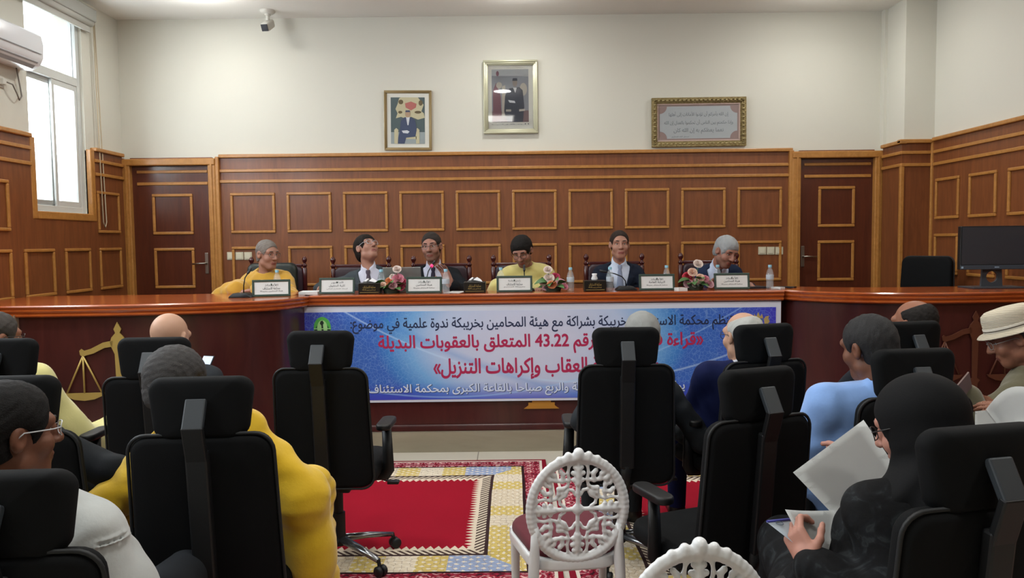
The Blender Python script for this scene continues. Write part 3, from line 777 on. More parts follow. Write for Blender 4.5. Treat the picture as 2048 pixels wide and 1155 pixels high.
# ------------------------------------------------------------------ smooth-blended bodies (distance field + surface nets)
f32 = np.float32
def V3(*a): return np.array(a, dtype=np.float64)
def nrm(v): v = np.asarray(v, float); return v/np.linalg.norm(v)
def rc(a, b, r1, r2=None, k=.02, op='u'): return ('rc', np.asarray(a, f32), np.asarray(b, f32), r1, r1 if r2 is None else r2, k, op)
def el(c, r, R=None, k=.02, op='u'): return ('el', np.asarray(c, f32), np.asarray(r, f32), None if R is None else np.asarray(R, f32), None, k, op)
def rb(c, hs, R=None, rad=.01, k=.01, op='u'): return ('rb', np.asarray(c, f32), np.asarray(hs, f32), None if R is None else np.asarray(R, f32), rad, k, op)
def fn(func, k=.0, op='i'): return ('fn', func, None, None, None, k, op)
def prim_d(p, P):
    t = p[0]
    if t == 'rc':
        a, b = p[1], p[2]; ba = b-a; L2 = float(ba@ba) or 1e-9
        q = P-a; h = np.clip((q@ba)/L2, 0, 1)
        return np.linalg.norm(q-h[:, None]*ba, axis=1)-(p[3]+(p[4]-p[3])*h)
    if t == 'el':
        q = P-p[1]
        if p[3] is not None: q = q@p[3]
        k0 = np.linalg.norm(q/p[2], axis=1); k1 = np.linalg.norm(q/(p[2]*p[2]), axis=1)+1e-9
        return k0*(k0-1)/k1
    if t == 'rb':
        q = P-p[1]
        if p[3] is not None: q = q@p[3]
        q = np.abs(q)-(p[2]-p[4])
        return np.linalg.norm(np.maximum(q, 0), axis=1)+np.minimum(q.max(1), 0)-p[4]
    return p[1](P)
def sdf(prims, P):
    d = np.full(len(P), 1e3, f32)
    for p in prims:
        x = prim_d(p, P).astype(f32); k = p[5]; op = p[6]
        if op == 'u': a, b = d, x
        elif op == 's': a, b = -d, x
        elif op == 'i': a, b = -d, -x
        else:                       # 'm' modifies the field: x is added
            d = d+x; continue
        if k > 0:
            h = np.clip(.5+.5*(b-a)/k, 0, 1); m = b*(1-h)+a*h-k*h*(1-h)
        else: m = np.minimum(a, b)
        d = m if op == 'u' else -m
    return d
def nets(prims, lo, hi, h, skip=None):
    """polygonise the field; skip = list of (lo,hi) boxes left to a finer pass"""
    lo = np.asarray(lo, float); hi = np.asarray(hi, float)
    st = 4
    n = (np.ceil((hi-lo)/h/st).astype(int)+1)*st+1
    ax = [lo[i]+h*np.arange(n[i]) for i in range(3)]
    cn = (n-1)//st
    cc = np.stack(np.meshgrid(*[ax[i][:-1].reshape(cn[i], st).mean(1)+h*.5 for i in range(3)], indexing='ij'), -1).reshape(-1, 3).astype(f32)
    dc = sdf(prims, cc).reshape(cn)
    act = np.abs(dc) < h*st*1.25+.03
    D = np.repeat(np.repeat(np.repeat(dc, st, 0), st, 1), st, 2)
    D = np.pad(D, ((0, 1), (0, 1), (0, 1)), mode='edge')
    A = np.repeat(np.repeat(np.repeat(act, st, 0), st, 1), st, 2); A = np.pad(A, ((0, 1), (0, 1), (0, 1)), mode='edge')
    B = A.copy()
    for i in range(3):
        s = [slice(None)]*3; s2 = [slice(None)]*3; s[i] = slice(1, None); s2[i] = slice(None, -1); B[tuple(s)] |= A[tuple(s2)]
    ii = np.argwhere(B)
    pts = np.stack([ax[0][ii[:, 0]], ax[1][ii[:, 1]], ax[2][ii[:, 2]]], 1).astype(f32)
    for s in range(0, len(pts), 200000):
        e = slice(s, s+200000); D[ii[e, 0], ii[e, 1], ii[e, 2]] = sdf(prims, pts[e])
    ng = D < 0
    c = [ng[dx:n[0]-1+dx, dy:n[1]-1+dy, dz:n[2]-1+dz] for dx in (0, 1) for dy in (0, 1) for dz in (0, 1)]
    any_ = np.logical_or.reduce(c); all_ = np.logical_and.reduce(c); cell = any_ & ~all_
    ci = np.argwhere(cell)
    if not len(ci): return np.zeros((0, 3)), np.zeros((0, 4), int)
    acc = np.zeros((len(ci), 3)); cnt = np.zeros(len(ci))
    for axis in range(3):
        o1, o2 = [i for i in range(3) if i != axis]
        for a in (0, 1):
            for b in (0, 1):
                off = np.zeros(3, int); off[o1] = a; off[o2] = b
                p0 = ci+off; p1 = p0.copy(); p1[:, axis] += 1
                d0 = D[p0[:, 0], p0[:, 1], p0[:, 2]]; d1 = D[p1[:, 0], p1[:, 1], p1[:, 2]]
                x = (d0 < 0) != (d1 < 0)
                t = np.where(x, d0/np.where(x, d0-d1, 1), 0)
                q = np.tile(off.astype(float), (len(ci), 1)); q[:, axis] += t
                acc += q*x[:, None]; cnt += x
    vert = lo+h*(ci+acc/np.maximum(cnt, 1)[:, None])
    idx = np.full(np.array(n)-1, -1); idx[ci[:, 0], ci[:, 1], ci[:, 2]] = np.arange(len(ci))
    quads = []
    for axis in range(3):
        o1, o2 = (axis+1) % 3, (axis+2) % 3
        sl0 = [slice(1, -1)]*3; sl0[axis] = slice(0, -1); sl1 = [slice(1, -1)]*3; sl1[axis] = slice(1, None)
        a, b = ng[tuple(sl0)], ng[tuple(sl1)]
        e = np.argwhere(a != b)
        if not len(e): continue
        fl = a[e[:, 0], e[:, 1], e[:, 2]]
        base = e+1; base[:, axis] -= 1
        def g(d1, d2):
            q = base.copy(); q[:, o1] -= d1; q[:, o2] -= d2; return idx[q[:, 0], q[:, 1], q[:, 2]]
        Q = np.stack([g(1, 1), g(0, 1), g(0, 0), g(1, 0)], 1)
        Q[~fl] = Q[~fl][:, ::-1]; quads.append(Q)
    Q = np.concatenate(quads); Q = Q[(Q >= 0).all(1)]
    if skip:
        keep = np.ones(len(Q), bool)
        for (a, b) in skip:
            ins = ((vert > a) & (vert < b)).all(1); keep &= ~ins[Q].all(1)
        Q = Q[keep]
    return vert, Q
def bounds(prims, pad=.03):
    lo = np.full(3, 1e9); hi = -lo
    for p in prims:
        if p[6] != 'u' or p[0] == 'fn': continue
        if p[0] == 'rc':
            for q, r in ((p[1], p[3]), (p[2], p[4])): lo = np.minimum(lo, q-r); hi = np.maximum(hi, q+r)
        else:
            r = float(np.max(p[2])) if p[0] == 'el' else float(np.linalg.norm(p[2]))
            lo = np.minimum(lo, p[1]-r); hi = np.maximum(hi, p[1]+r)
    return lo-pad, hi+pad
def to_mesh(name, parts):
    V = np.concatenate([v for v, q in parts]) if parts else np.zeros((0, 3))
    o = 0; Qs = []
    for v, q in parts: Qs.append(q+o); o += len(v)
    Q = np.concatenate(Qs)
    used = np.zeros(len(V), bool); used[Q.ravel()] = True
    rem = np.cumsum(used)-1; V = V[used]; Q = rem[Q]
    me = bpy.data.meshes.new(name)
    me.vertices.add(len(V)); me.vertices.foreach_set('co', V.astype(f32).ravel())
    me.loops.add(Q.size); me.loops.foreach_set('vertex_index', Q.astype(np.int32).ravel())
    me.polygons.add(len(Q)); me.polygons.foreach_set('loop_start', np.arange(0, Q.size, 4, dtype=np.int32))
    me.polygons.foreach_set('use_smooth', np.ones(len(Q), bool))
    me.update(calc_edges=True); me.validate()
    return me, V, Q
def sdf_obj(name, prims, h, mats, parent, clip=None, fine=None, paint=None):
    """fine: [(lo,hi,h)] boxes polygonised at a finer step; paint(centres)->material index"""
    lo, hi = bounds(prims)
    if clip is not None: lo = np.maximum(lo, clip[0]); hi = np.minimum(hi, clip[1])
    sk = [(np.asarray(a)+h*1.2, np.asarray(b)-h*1.2) for a, b, _ in (fine or [])]
    parts = [nets(prims, lo, hi, h, sk)]
    for a, b, hh in (fine or []): parts.append(nets(prims, a, b, hh))
    me, V, Q = to_mesh(name, parts)
    o = obj(name, me, mats, parent)
    if paint is not None:
        me.polygons.foreach_set('material_index', paint(V[Q].mean(1)).astype(np.int32)); me.update()
    return o
def wrinkle(amp, freq=22, seed=0):
    r = np.random.RandomState(seed); a = r.randn(4, 3)*freq; ph = r.rand(4)*6
    def g(P):
        w = np.sin(P@a[0]+ph[0])*1.6
        return amp*(np.sin(P@a[1]+ph[1]+w)+.6*np.sin(P@a[2]*1.6+ph[2]+w*.7)+.35*np.sin(P@a[3]*2.4+w))
    return fn(g, 0, 'm')
def skinmat(name, c, lip, stub):
    def k(n_, cc, r=.5):
        m = mat(n_, cc, r, spec=.35, bump=(140, .08, .002)); m.node_tree.nodes['Principled BSDF'].inputs['Subsurface Weight'].default_value = .0
        m.node_tree.nodes['Principled BSDF'].inputs['Subsurface Radius'].default_value = (.012, .005, .003); return m
    return [k('skin_'+name, c), k('lips_'+name, lip), k('stubble_'+name, stub)]
def cloth(name, c, rough=.85, var=.08, bump=(180, .12, .003), sheen=.15):
    return mat('cloth_'+name, c, rough, spec=.2, var=var, bump=bump, sheen=sheen if sum(lin(c)[:3]) > .25 else 0)

def rot3(yaw, pitch=0, roll=0):
    """columns right, forward, up; yaw turns to the figure's own left when positive (seen from above, counter-clockwise); pitch>0 looks up"""
    M = Matrix.Rotation(yaw, 3, 'Z') @ Matrix.Rotation(pitch, 3, 'X') @ Matrix.Rotation(roll, 3, 'Y')
    return np.array(M)
def hand_prims(W, d, n, side, curl=.5, thumb=.5, s=1.0, spread=.25, point=0):
    """W wrist, d towards the knuckles, n out of the palm; side=+1 right hand"""
    d = nrm(d); n = nrm(n-np.dot(n, d)*d); x = np.cross(d, n)*side       # x: towards the thumb side
    out = [rc(W, W+d*.035*s, .026*s, .028*s, .02)]
    pc = W+d*.062*s
    R = np.stack([x, d, n], 1)
    out.append(rb(pc, V3(.041, .046, .014)*s, R, .012*s, .015))
    ln = [(.030, .044, .026, .021), (.010, .050, .030, .022), (-.011, .046, .028, .021), (-.031, .036, .021, .019)]
    for i, (off, l1, l2, l3) in enumerate(ln):
        cr = curl*(1+.08*i) if not (point and i == 0) else .1
        p = W+d*.103*s+x*off*s
        dd = nrm(d+x*spread*(off*6)); a = 0; r = (.0098, .0095, .009, .008)[i]*s
        for L, kk, r2 in ((l1, .55, .95), (l2, .8, .88), (l3, .6, .78)):
            a += cr*kk
            q = p+(dd*math.cos(a)+n*math.sin(a))*L*s
            out.append(rc(p, q, r, r*.93, .005)); p = q; r *= .93
    p = W+d*.028*s+x*.030*s
    dd = nrm(d*.75+x*.75+n*(.2+.5*thumb))
    q = p+dd*.042*s; out.append(rc(p, q, .015*s, .0115*s, .014))
    d2 = nrm(dd+d*.6+n*thumb*.6-x*.35*thumb); q2 = q+d2*.032*s; out.append(rc(q, q2, .0112*s, .010*s, .006))
    d3 = nrm(d2+d*.2+n*thumb*.3); out.append(rc(q2, q2+d3*.024*s, .010*s, .0082*s, .005))
    return out
def head_prims(H, R, s=1.0, jaw=1.0, ears=True):
    T = lambda x, y, z: H+R@V3(x, y, z)*s
    o = [el(T(0, -.016, .03), V3(.076, .098, .088)*s, R, .02), el(T(0, .028, -.045), V3(.058*jaw, .066, .082)*s, R, .03),
         rc(T(-.014*jaw, .066, -.100), T(.014*jaw, .066, -.100), .020*s, k=.03), rc(T(-.044*jaw, .008, -.070), T(.044*jaw, .008, -.070), .022*s, k=.03)]
    o += [rc(T(-.042, .070, .030), T(.042, .070, .030), .017*s, k=.02)]
    for q in (-1, 1):
        o.append(el(T(q*.042, .060, -.028), V3(.024, .024, .024)*s, R, .025))
        o.append(el(T(q*.033, .096, .008), V3(.017, .016, .012)*s, R, .014, 's'))
    o += [rc(T(0, .092, .016), T(0, .112, -.024), .0085*s, .0135*s, .010), el(T(-.013, .100, -.028), V3(.009, .011, .008)*s, R, .006), el(T(.013, .100, -.028), V3(.009, .011, .008)*s, R, .006)]
    o += [el(T(0, .088, -.060), V3(.025, .012, .0065)*s, R, .010), el(T(0, .086, -.071), V3(.020, .012, .007)*s, R, .010), el(T(0, .106, -.0660), V3(.026, .012, .0022)*s, R, .004, 's')]
    if ears:
        for q in (-1, 1):
            E_ = R@np.array(Matrix.Rotation(q*math.radians(18), 3, 'Z'))
            o.append(el(T(q*.080, -.010, -.004), V3(.012, .021, .033)*s, E_, .008)); o.append(el(T(q*.090, -.004, -.002), V3(.007, .011, .018)*s, E_, .006, 's'))
    return o
def hair_prims(H, R, kind, s=1.0, th=.012, seed=1, amp=.0025, fq=70):
    Ri = R.copy()
    def loc(P): return ((P-H.astype(f32))@Ri.astype(f32))/s
    T = lambda x, y, z: H+R@V3(x, y, z)*s
    o = [el(T(0, -.016, .03), (V3(.076, .098, .088)+.0035)*s, R, .0)]
    o.append(rc(T(0, -.05, -.045), T(0, -.042, -.07), .058*s, k=.03))
    fr = {'short': .034, 'low': .040, 'high': .022, 'receding': .014, 'balding': -.028, 'ring': -.02}[kind]
    cuts = [lambda q: q[:, 1]*.85-q[:, 2]*.53-fr+(.10*np.abs(q[:, 0]) if kind in ('high', 'receding') else 0)*0-(.55*np.maximum(0, np.abs(q[:, 0])-.042)),
            lambda q: (-.050+.34*q[:, 1]-q[:, 2])/1.05,
            lambda q: .026-np.linalg.norm((q[:, 1:]-np.array([.000, -.012], f32))*np.array([1.1, .8], f32), axis=1)]
    if kind in ('balding', 'ring'):
        zt = .035 if kind == 'ring' else .075
        cuts.append(lambda q: q[:, 2]+.35*q[:, 1]-zt)
    def thick(P):
        q = loc(P); m = cuts[0](q)
        for c in cuts[1:]: m = np.maximum(m, c(q))
        return -th*np.clip(-m/.03, 0, 1)**.6*s
    o.append(fn(thick, 0, 'm'))
    o.append(wrinkle(amp, fq, seed))
    for c in cuts: o.append(fn(lambda P, c=c: c(loc(P))*s, .006))
    return o
def glasses(H, R, s, parent, col='#1A1A1A', rim=True, r=.0016, half=(.024, .018)):
    T = lambda x, y, z: Vector(H+R@V3(x, y, z)*s)
    bm = BM()
    for q in (-1, 1):
        pts = [T(q*.033+half[0]*(abs(math.cos(a))**.7)*math.copysign(1, math.cos(a)), .106-.012*abs(math.cos(a))*(math.cos(a)*q > 0), .006+half[1]*(abs(math.sin(a))**.7)*math.copysign(1, math.sin(a))) for a in [2*PI*k/20 for k in range(20)]]
        tube(bm, pts, r*s, 6, True)
        tube(bm, [T(q*(.033+half[0]), .095, .012), T(q*.078, .07, .013), T(q*.086, .0, .012), T(q*.086, -.018, -.004)], r*1.1*s, 6)
    tube(bm, [T(-.010, .107, .010), T(0, .110, .013), T(.010, .107, .010)], r*s, 6)
    return obj('glasses', bm, mat('spectacle_frame_'+col[1:], col, .3), parent, True)
def face_details(H, R, s, parent, brow='#1C1512', iris='#2A1A10', shut=False):
    T = lambda x, y, z: Vector(H+R@V3(x, y, z)*s)
    bm = BM()
    for q in (-1, 1):
        bmesh.ops.create_uvsphere(bm, u_segments=14, v_segments=10, radius=.0125*s, matrix=Matrix.Translation(T(q*.0325, .068, .008)))
    for f in bm.faces: f.smooth = True
    n0 = len(bm.faces)
    for q in (-1, 1):
        g = bmesh.ops.create_uvsphere(bm, u_segments=12, v_segments=8, radius=.0072*s, matrix=Matrix.Translation(T(q*.0325, .0745, .008)))
        for v in g['verts']:
            for f in v.link_faces: f.material_index = 1
    obj('eyes', bm, [mat('eye_white', '#B9B2A8', .3), mat('iris_'+iris[1:], iris, .2)], parent, True)
    bm = BM()
    for q in (-1, 1):
        tube(bm, [T(q*.014, .089, .033), T(q*.030, .090, .036), T(q*.045, .082, .035), T(q*.056, .070, .027)], [.0030*s, .0040*s, .0036*s, .002*s], 8)
    obj('eyebrows', bm, mat('brow_'+brow[1:], brow, .8), parent, True)

def ik(S, Wt, l1, l2, pole):
    S = np.asarray(S, float); d = Wt-S; L = np.linalg.norm(d)
    mx = (l1+l2)*.985
    if L > mx: Wt = S+d*mx/L; d = Wt-S; L = mx
    a = (l1*l1-l2*l2+L*L)/(2*L); hh = math.sqrt(max(l1*l1-a*a, 1e-6))
    x = d/L; pole = np.asarray(pole, float); pv = pole-np.dot(pole, x)*x
    return S+x*a+nrm(pv)*hh, Wt

def person(label, pelvis, head, face=0.0, hrot=(0, 0, 0), hands=None, outfit='suit', c1='#1A1C22', c2='#C9D0DA', tie=None, skin=('tan', '#8A6250', '#7A4540', '#77533F'),
           hair=None, hairc='#171412', hth=.012, beard=False, specs=None, hb=.011, hh=.006, hg=.0085, wide=1.0, neckfwd=.0, poles=None, hand_pose=None, eyes=True, hs=1.0, legs=True, twist=0.0, loose=1.0, floor=0.0, brow='#1C1512', cut_front=True, sleeve=1.0, arm=1.0, lean_sh=0.0, detail=None, seed=0):
    base = V3(pelvis[0], pelvis[1], floor)
    root = thing('person', label, 'person', tuple(base))
    P = V3(*pelvis)+V3(0, 0, .09)-base; Hd = V3(*head)-base
    fa = rot3(face)                                # face=0 looks to +Y, pi looks at the camera
    ta = rot3(face+twist)
    rgt, fwd = ta[:, 0], ta[:, 1]
    HR = rot3(face+hrot[0], hrot[1], hrot[2])
    hu, hf = HR[:, 2], HR[:, 1]
    u = nrm(Hd-P)
    sk = Hd-hu*.085*hs-hf*.028*hs
    Nk = sk-nrm(u*1.1+hu*.25+fwd*neckfwd)*.105*hs
    T = Nk-P; tl = np.linalg.norm(T); th = T/tl
    fw = nrm(fwd-np.dot(fwd, th)*th); rt = np.cross(fw, th)
    R = np.stack([rt, fw, th], 1)
    Sc = P+T*.90-fw*.01
    sh = {s: Sc+rt*s*.158*wide+th*(-.030+lean_sh*s) for s in (1, -1)}
    hands = hands or {}
    wr = {}; elb = {}
    for s in (1, -1):
        t_ = hands.get('R' if s > 0 else 'L')
        t_ = (P+fa[:, 1]*.30+fa[:, 0]*s*.12+V3(0, 0, .06)) if t_ is None else V3(*t_)-base
        pole = (poles or {}).get('R' if s > 0 else 'L'); pole = rt*s*.3-fw*.5-th*.9 if pole is None else V3(*pole)
        elb[s], wr[s] = ik(sh[s], t_, .30*arm, .265*arm, pole)
    def torso(g, k=.05, low=True):
        o = [el(P+V3(0, 0, .0), V3(.170*wide+g, .125+g, .12+g), R, k), el(P+T*.36+fw*.012, V3(.150*wide+g, .122+g, .17+g), R, k), el(P+T*.68, V3(.155*wide+g, .118+g, .165+g), R, k),
             rc(sh[-1]-rt*-.02, sh[1]-rt*.02, .050+g, k=k)]
        for s in (1, -1): o.append(rc(Nk-th*.012, sh[s]-rt*s*.01, .046+g*.6, .047+g, .045))
        return o
    def arms(g, flare=0.0, upto=1.0, k=.03):
        o = []
        for s in (1, -1):
            e2 = elb[s]+(wr[s]-elb[s])*upto
            o += [rc(sh[s], elb[s], .050+g, .043+g+flare*.4, k), rc(elb[s], e2, .043+g+flare*.4, .030+g+flare, k)]
        return o
    hips = {s: P+fa[:, 0]*s*.092-V3(0, 0, .02) for s in (1, -1)}
    knee = {s: hips[s]+fa[:, 1]*.43+fa[:, 0]*s*.035+V3(0, 0, .01) for s in (1, -1)}
    ank = {s: V3(knee[s][0], knee[s][1], .09)+fa[:, 1]*.02 for s in (1, -1)}
    def legp(g):
        o = []
        for s in (1, -1): o += [rc(hips[s], knee[s], .082+g, .058+g, .03), rc(knee[s], ank[s], .056+g, .040+g, .03)]
        return o
    neck = [rc(sk+hu*.03, Nk-th*.02, .052*hs, .058*hs, .03)]
    body = torso(-.004)+arms(0)+(legp(0) if legs else [])
    if legs:
        for s in (1, -1): body.append(rc(ank[s]-V3(0, 0, .045), ank[s]+fa[:, 1]*.15-V3(0, 0, .055), .042, .033, .02))
    hd = head_prims(Hd, HR, hs)
    body += neck+hd
    fine = []
    hp = hand_pose or {}
    for s in (1, -1):
        kw = dict(hp.get('R' if s > 0 else 'L', {}))
        d = V3(*kw.pop('d')) if 'd' in kw else nrm(wr[s]-elb[s])
        n = V3(*kw.pop('n')) if 'n' in kw else V3(0, 0, -1)+.3*(-s)*rt
        hpz = kw.pop('h', .006)
        hpr = hand_prims(wr[s], d, n, s, **kw); body += hpr
        lo, hi = bounds(hpr, .012); fine.append((lo, hi, hpz))
    lo, hi = bounds(hd, .02); lo[2] = max(lo[2], lo[2]); fine.append((lo, hi, hh))
    def paint(C):
        q = (C-Hd)@HR/hs; m = np.zeros(len(C), int)
        m[(np.abs(q[:, 0]) < .024) & (q[:, 1] > .084) & (q[:, 2] < -.056) & (q[:, 2] > -.077)] = 1
        if beard:
            j = (q[:, 1] > -.01) & (q[:, 2] < -.030-.35*np.maximum(0, .055-q[:, 1])) & (q[:, 2] > -.14) & (m == 0) & (np.abs(q[:, 0]) < .075) & ~((np.abs(q[:, 0]) > .03) & (q[:, 2] > -.045) & (q[:, 1] > .05))
            m[j] = 2
        return m
    sdf_obj('body', body, hb, skinmat(*skin), root, fine=fine, paint=paint)
    L = lambda P_: (P_-P.astype(f32))@R.astype(f32)
    if legs:
        so_ = []
        for s in (1, -1): so_ += [rc(ank[s]-V3(0, 0, .045), ank[s]+fa[:, 1]*.165-V3(0, 0, .052), .050, .040, .02), rc(ank[s]-V3(0, 0, .04), ank[s]-V3(0, 0, .0), .046, .048, .02)]
        so_.append(fn(lambda P_: .004-P_[:, 2], .004))
        sdf_obj('shoes', so_, .011, [mat('black_shoe_leather', '#14120F', .35)], root)
    # ---------------- clothes
    if outfit == 'suit':
        sm = cloth('suit_'+c1[1:], c1); shm = cloth('shirt_'+c2[1:], c2, .8)
        jk = torso(.018)+arms(.013, .004, .93)+[wrinkle(.0028, 20, seed+3)]
        if cut_front:
            hw = lambda up: np.clip((up-tl*.30)/(tl*.66), 0, 1.2)*.088
            def vcut(P_):
                q = L(P_); return np.maximum(np.maximum((np.abs(q[:, 0])-hw(q[:, 2]))*.97, .02-q[:, 1]), tl*.28-q[:, 2])
            def lapel(P_):
                q = L(P_); e = np.abs(q[:, 0])-hw(q[:, 2])
                return -.007*((e > 0) & (e < .052*np.clip((q[:, 2]-tl*.3)/(tl*.5), 0, 1)) & (q[:, 1] > .02) & (q[:, 2] > tl*.3) & (q[:, 2] < tl*.86))
            jk.append(fn(lapel, 0, 'm')); jk.append(fn(vcut, .004, 's'))
        jk.append(fn(lambda P_: (lambda q: (np.linalg.norm(q[:, :2]-np.array([0, .012], f32), axis=1)*-1+.066)*1.0)(L(P_)) if False else -np.ones(len(P_), f32), 0))
        jk.append(rc(Nk-th*.02+fw*.01, Nk+th*.22+hu*.02, .062, .074, .008, 's'))
        lo, hi = bounds(jk, .03)
        sdf_obj('jacket', jk, hg, [sm], root)
        if legs: sdf_obj('trousers', legp(.012)+[el(P, V3(.176*wide, .132, .125), R, .04)], .012, [sm], root)
        st = [el(P+T*.36+fw*.014, V3(.152*wide, .127, .17), R, .05), el(P+T*.68, V3(.155*wide, .126, .165), R, .05), rc(sh[-1], sh[1], .054, k=.05), rc(Nk-th*.012, sh[1]-rt*.03, .054, .052, .045), rc(Nk-th*.012, sh[-1]+rt*.03, .054, .052, .045), rc(Nk-th*.06, sk+fw*.004, .068, .061, .02)]
        cp = sk+hu*.005
        st.append(fn(lambda P_: (P_-(Nk+nrm(sk-Nk)*.066).astype(f32))@(nrm(nrm(sk-Nk)+fw*.55)).astype(f32), .004))
        def ccut(P_):
            q = L(P_); return np.maximum(np.abs(q[:, 0])-np.clip((q[:, 2]-tl*1.04)*.6, 0, .05), -q[:, 1]+.02)
        st.append(fn(ccut, .004, 's'))
        so = sdf_obj('shirt', st, .0065, [shm], root, clip=(np.array([-9, -9, -9.]), np.array([9, 9, 9.])))
        # cuffs
        if tie:
            bm = BM(); tm = cloth('tie_'+tie[1:], tie, .6)
            def surf(up, lat):
                o = P+th*up+rt*lat+fw*.4
                tt = 0
                for _ in range(40):
                    q_ = (o-fw*tt)[None].astype(f32); dd = min(float(sdf(st, q_)[0]), float(sdf(body, q_)[0]))
                    if dd < .001: break
                    tt += max(dd*.8, .001)
                    if tt > .45: break
                return o-fw*(tt-.005)
            rows = []
            z0 = tl*1.06
            for (dz, w) in ((.005, .017), (-.012, .019), (-.032, .013), (-.05, .018), (-.12, .026), (-.2, .033), (-.28, .037)):
                up = z0+dz; off = .008 if dz > -.03 else .002
                c = surf(up, 0)+fw*off
                rows.append([c-rt*w-fw*.004, c-rt*w*.5+fw*.002, c+rt*w*.5+fw*.002, c+rt*w-fw*.004])
            vv = [[bm.verts.new(Vector(p)) for p in r_] for r_ in rows]; vb = [[bm.verts.new(Vector(p-fw*.006)) for p in r_] for r_ in rows]
            for i in range(len(rows)-1):
                for j in range(3):
                    bm.faces.new((vv[i][j], vv[i][j+1], vv[i+1][j+1], vv[i+1][j])); bm.faces.new((vb[i][j+1], vb[i][j], vb[i+1][j], vb[i+1][j+1]))
                bm.faces.new((vv[i][0], vv[i+1][0], vb[i+1][0], vb[i][0])); bm.faces.new((vv[i+1][3], vv[i][3], vb[i][3], vb[i+1][3]))
            bmesh.ops.recalc_face_normals(bm, faces=bm.faces[:])
            obj('tie', bm, tm, root, True)
    elif outfit in ('robe', 'shirt', 'denim'):
        m1 = cloth(outfit+'_'+c1[1:], c1, .8, .1, (90, .2, .004), .3)
        if outfit == 'robe': g, fl, up, kk, wa = .030*loose, .035*loose, .97, .05, .0065
        elif outfit == 'denim': g, fl, up, kk, wa = .028, .006, .97, .04, .003
        else: g, fl, up, kk, wa = .026, .014, sleeve, .035, .0034
        gm = torso(g)+[el(P+T*.2, V3(.19*wide+g, .15+g, .2), R, .06)]
        if sleeve < 1:                       # short sleeves end above the elbow
            for s in (1, -1): gm.append(rc(sh[s], sh[s]+(elb[s]-sh[s])*sleeve, .058+g*.8, .066+g*.8, .03))
        else: gm += arms(g*.75, fl, up)
        if outfit == 'robe' and legs:
            for s in (1, -1): gm += [rc(hips[s], knee[s], .125, .095, .06), rc(knee[s], V3(*ank[s])+V3(0, 0, .03), .095, .11, .05)]
        gm += [wrinkle(wa, 17, seed+5)]
        if detail: gm += detail(P, T, R, sh, elb, wr, Nk)
        gm.append(rc(Nk-th*.035, Nk+th*.22, .060, .078, .008, 's'))
        if outfit != 'denim' or True:
            up_ = nrm(th+.6*nrm(sk-Nk)); ch_ = {'robe': .012, 'shirt': .048, 'denim': .03}[outfit]; gm.append(rc(Nk-th*.02, Nk+up_*ch_, .073, .070, .012)); gm.append(rc(Nk-th*.06, Nk+up_*.2, .056, .060, .012, 's'))
        sdf_obj({'robe': 'robe', 'shirt': 'shirt', 'denim': 'jacket'}[outfit], gm, hg, [m1], root)
        if outfit != 'robe' and legs: sdf_obj('trousers', legp(.012)+[el(P, V3(.176*wide, .132, .125), R, .04)], .012, [cloth('trousers_'+c2[1:], c2)], root)
    if hair:
        hpz = hair_prims(Hd, HR, hair, hs, hth, seed+1, .0012 if hth < .014 else .0012, 90 if hth < .014 else 120)
        sdf_obj('hair', hpz, hh*.9, [mat('hair_'+hairc[1:], hairc, .75, spec=.25, var=.25, bump=(260, .5, .004))], root)
    if eyes: face_details(Hd, HR, hs, root, brow)
    if specs: glasses(Hd, HR, hs, root, specs)
    info = dict(root=root, P=P, T=T, R=R, Nk=Nk, sh=sh, elb=elb, wr=wr, Hd=Hd, HR=HR, base=base, hs=hs, sk=sk, knee=knee)
    return info
# ------------------------------------------------------------------ the six people behind the bench
SEAT = .90
def pan(px, py, Y=6.78): return tuple(at(px, py, Y))
SK1 = ('light_tan', '#9C7362', '#86504A', '#8A6657'); SK2 = ('tan', '#94695A', '#80493F', '#7C5A4C'); SK3 = ('olive', '#8E6552', '#7A4840', '#6E5243')
# 1 grey haired man in a mustard robe, turned to his left
h = pan(535, 508)
person('person in a mustard yellow robe with short grey hair and glasses, turned to one side', (h[0]-.02, 7.0, SEAT), h, PI, (math.radians(55), math.radians(-8), 0),
       {'R': tuple(at(478, 578, 6.5)), 'L': tuple(at(520, 580, 6.45))}, 'robe', '#B98F35', skin=SK1, hair='high', hairc='#6E6862', hth=.002, specs='#5A4A46', hs=1.03, floor=.42, wide=1.0, seed=1, brow='#5A5048',
       poles={'R': (-1, .3, -.4), 'L': (1, .3, -.6)}, hand_pose={'R': dict(d=(.8, -.3, -.2), n=(0, 0, -1), curl=.5), 'L': dict(d=(-.9, -.2, 0), n=(0, 0, -1), curl=.5)})
# 2 grey suited man leaning back, looking up
h = pan(733, 497)
person('person in a grey suit and purple tie leaning back to look up', (h[0]+.06, 6.92, SEAT), h, PI, (math.radians(48), math.radians(30), math.radians(-6)),
       {'R': tuple(at(660, 566, 6.62)), 'L': tuple(at(792, 574, 6.58))}, 'suit', '#3B4247', '#B9BCCB', '#4A4450', SK1, hand_pose={'L': dict(d=(0, -1, -.1), n=(0, 0, -1)), 'R': dict(d=(-.3, -.9, -.15), n=(0, 0, -1))}, hair='low', hairc='#17120F', hth=.014, specs='#B9BCC4', hs=1.02, floor=.42, wide=1.02, seed=2, poles={'R': (-1, .4, -.3)})
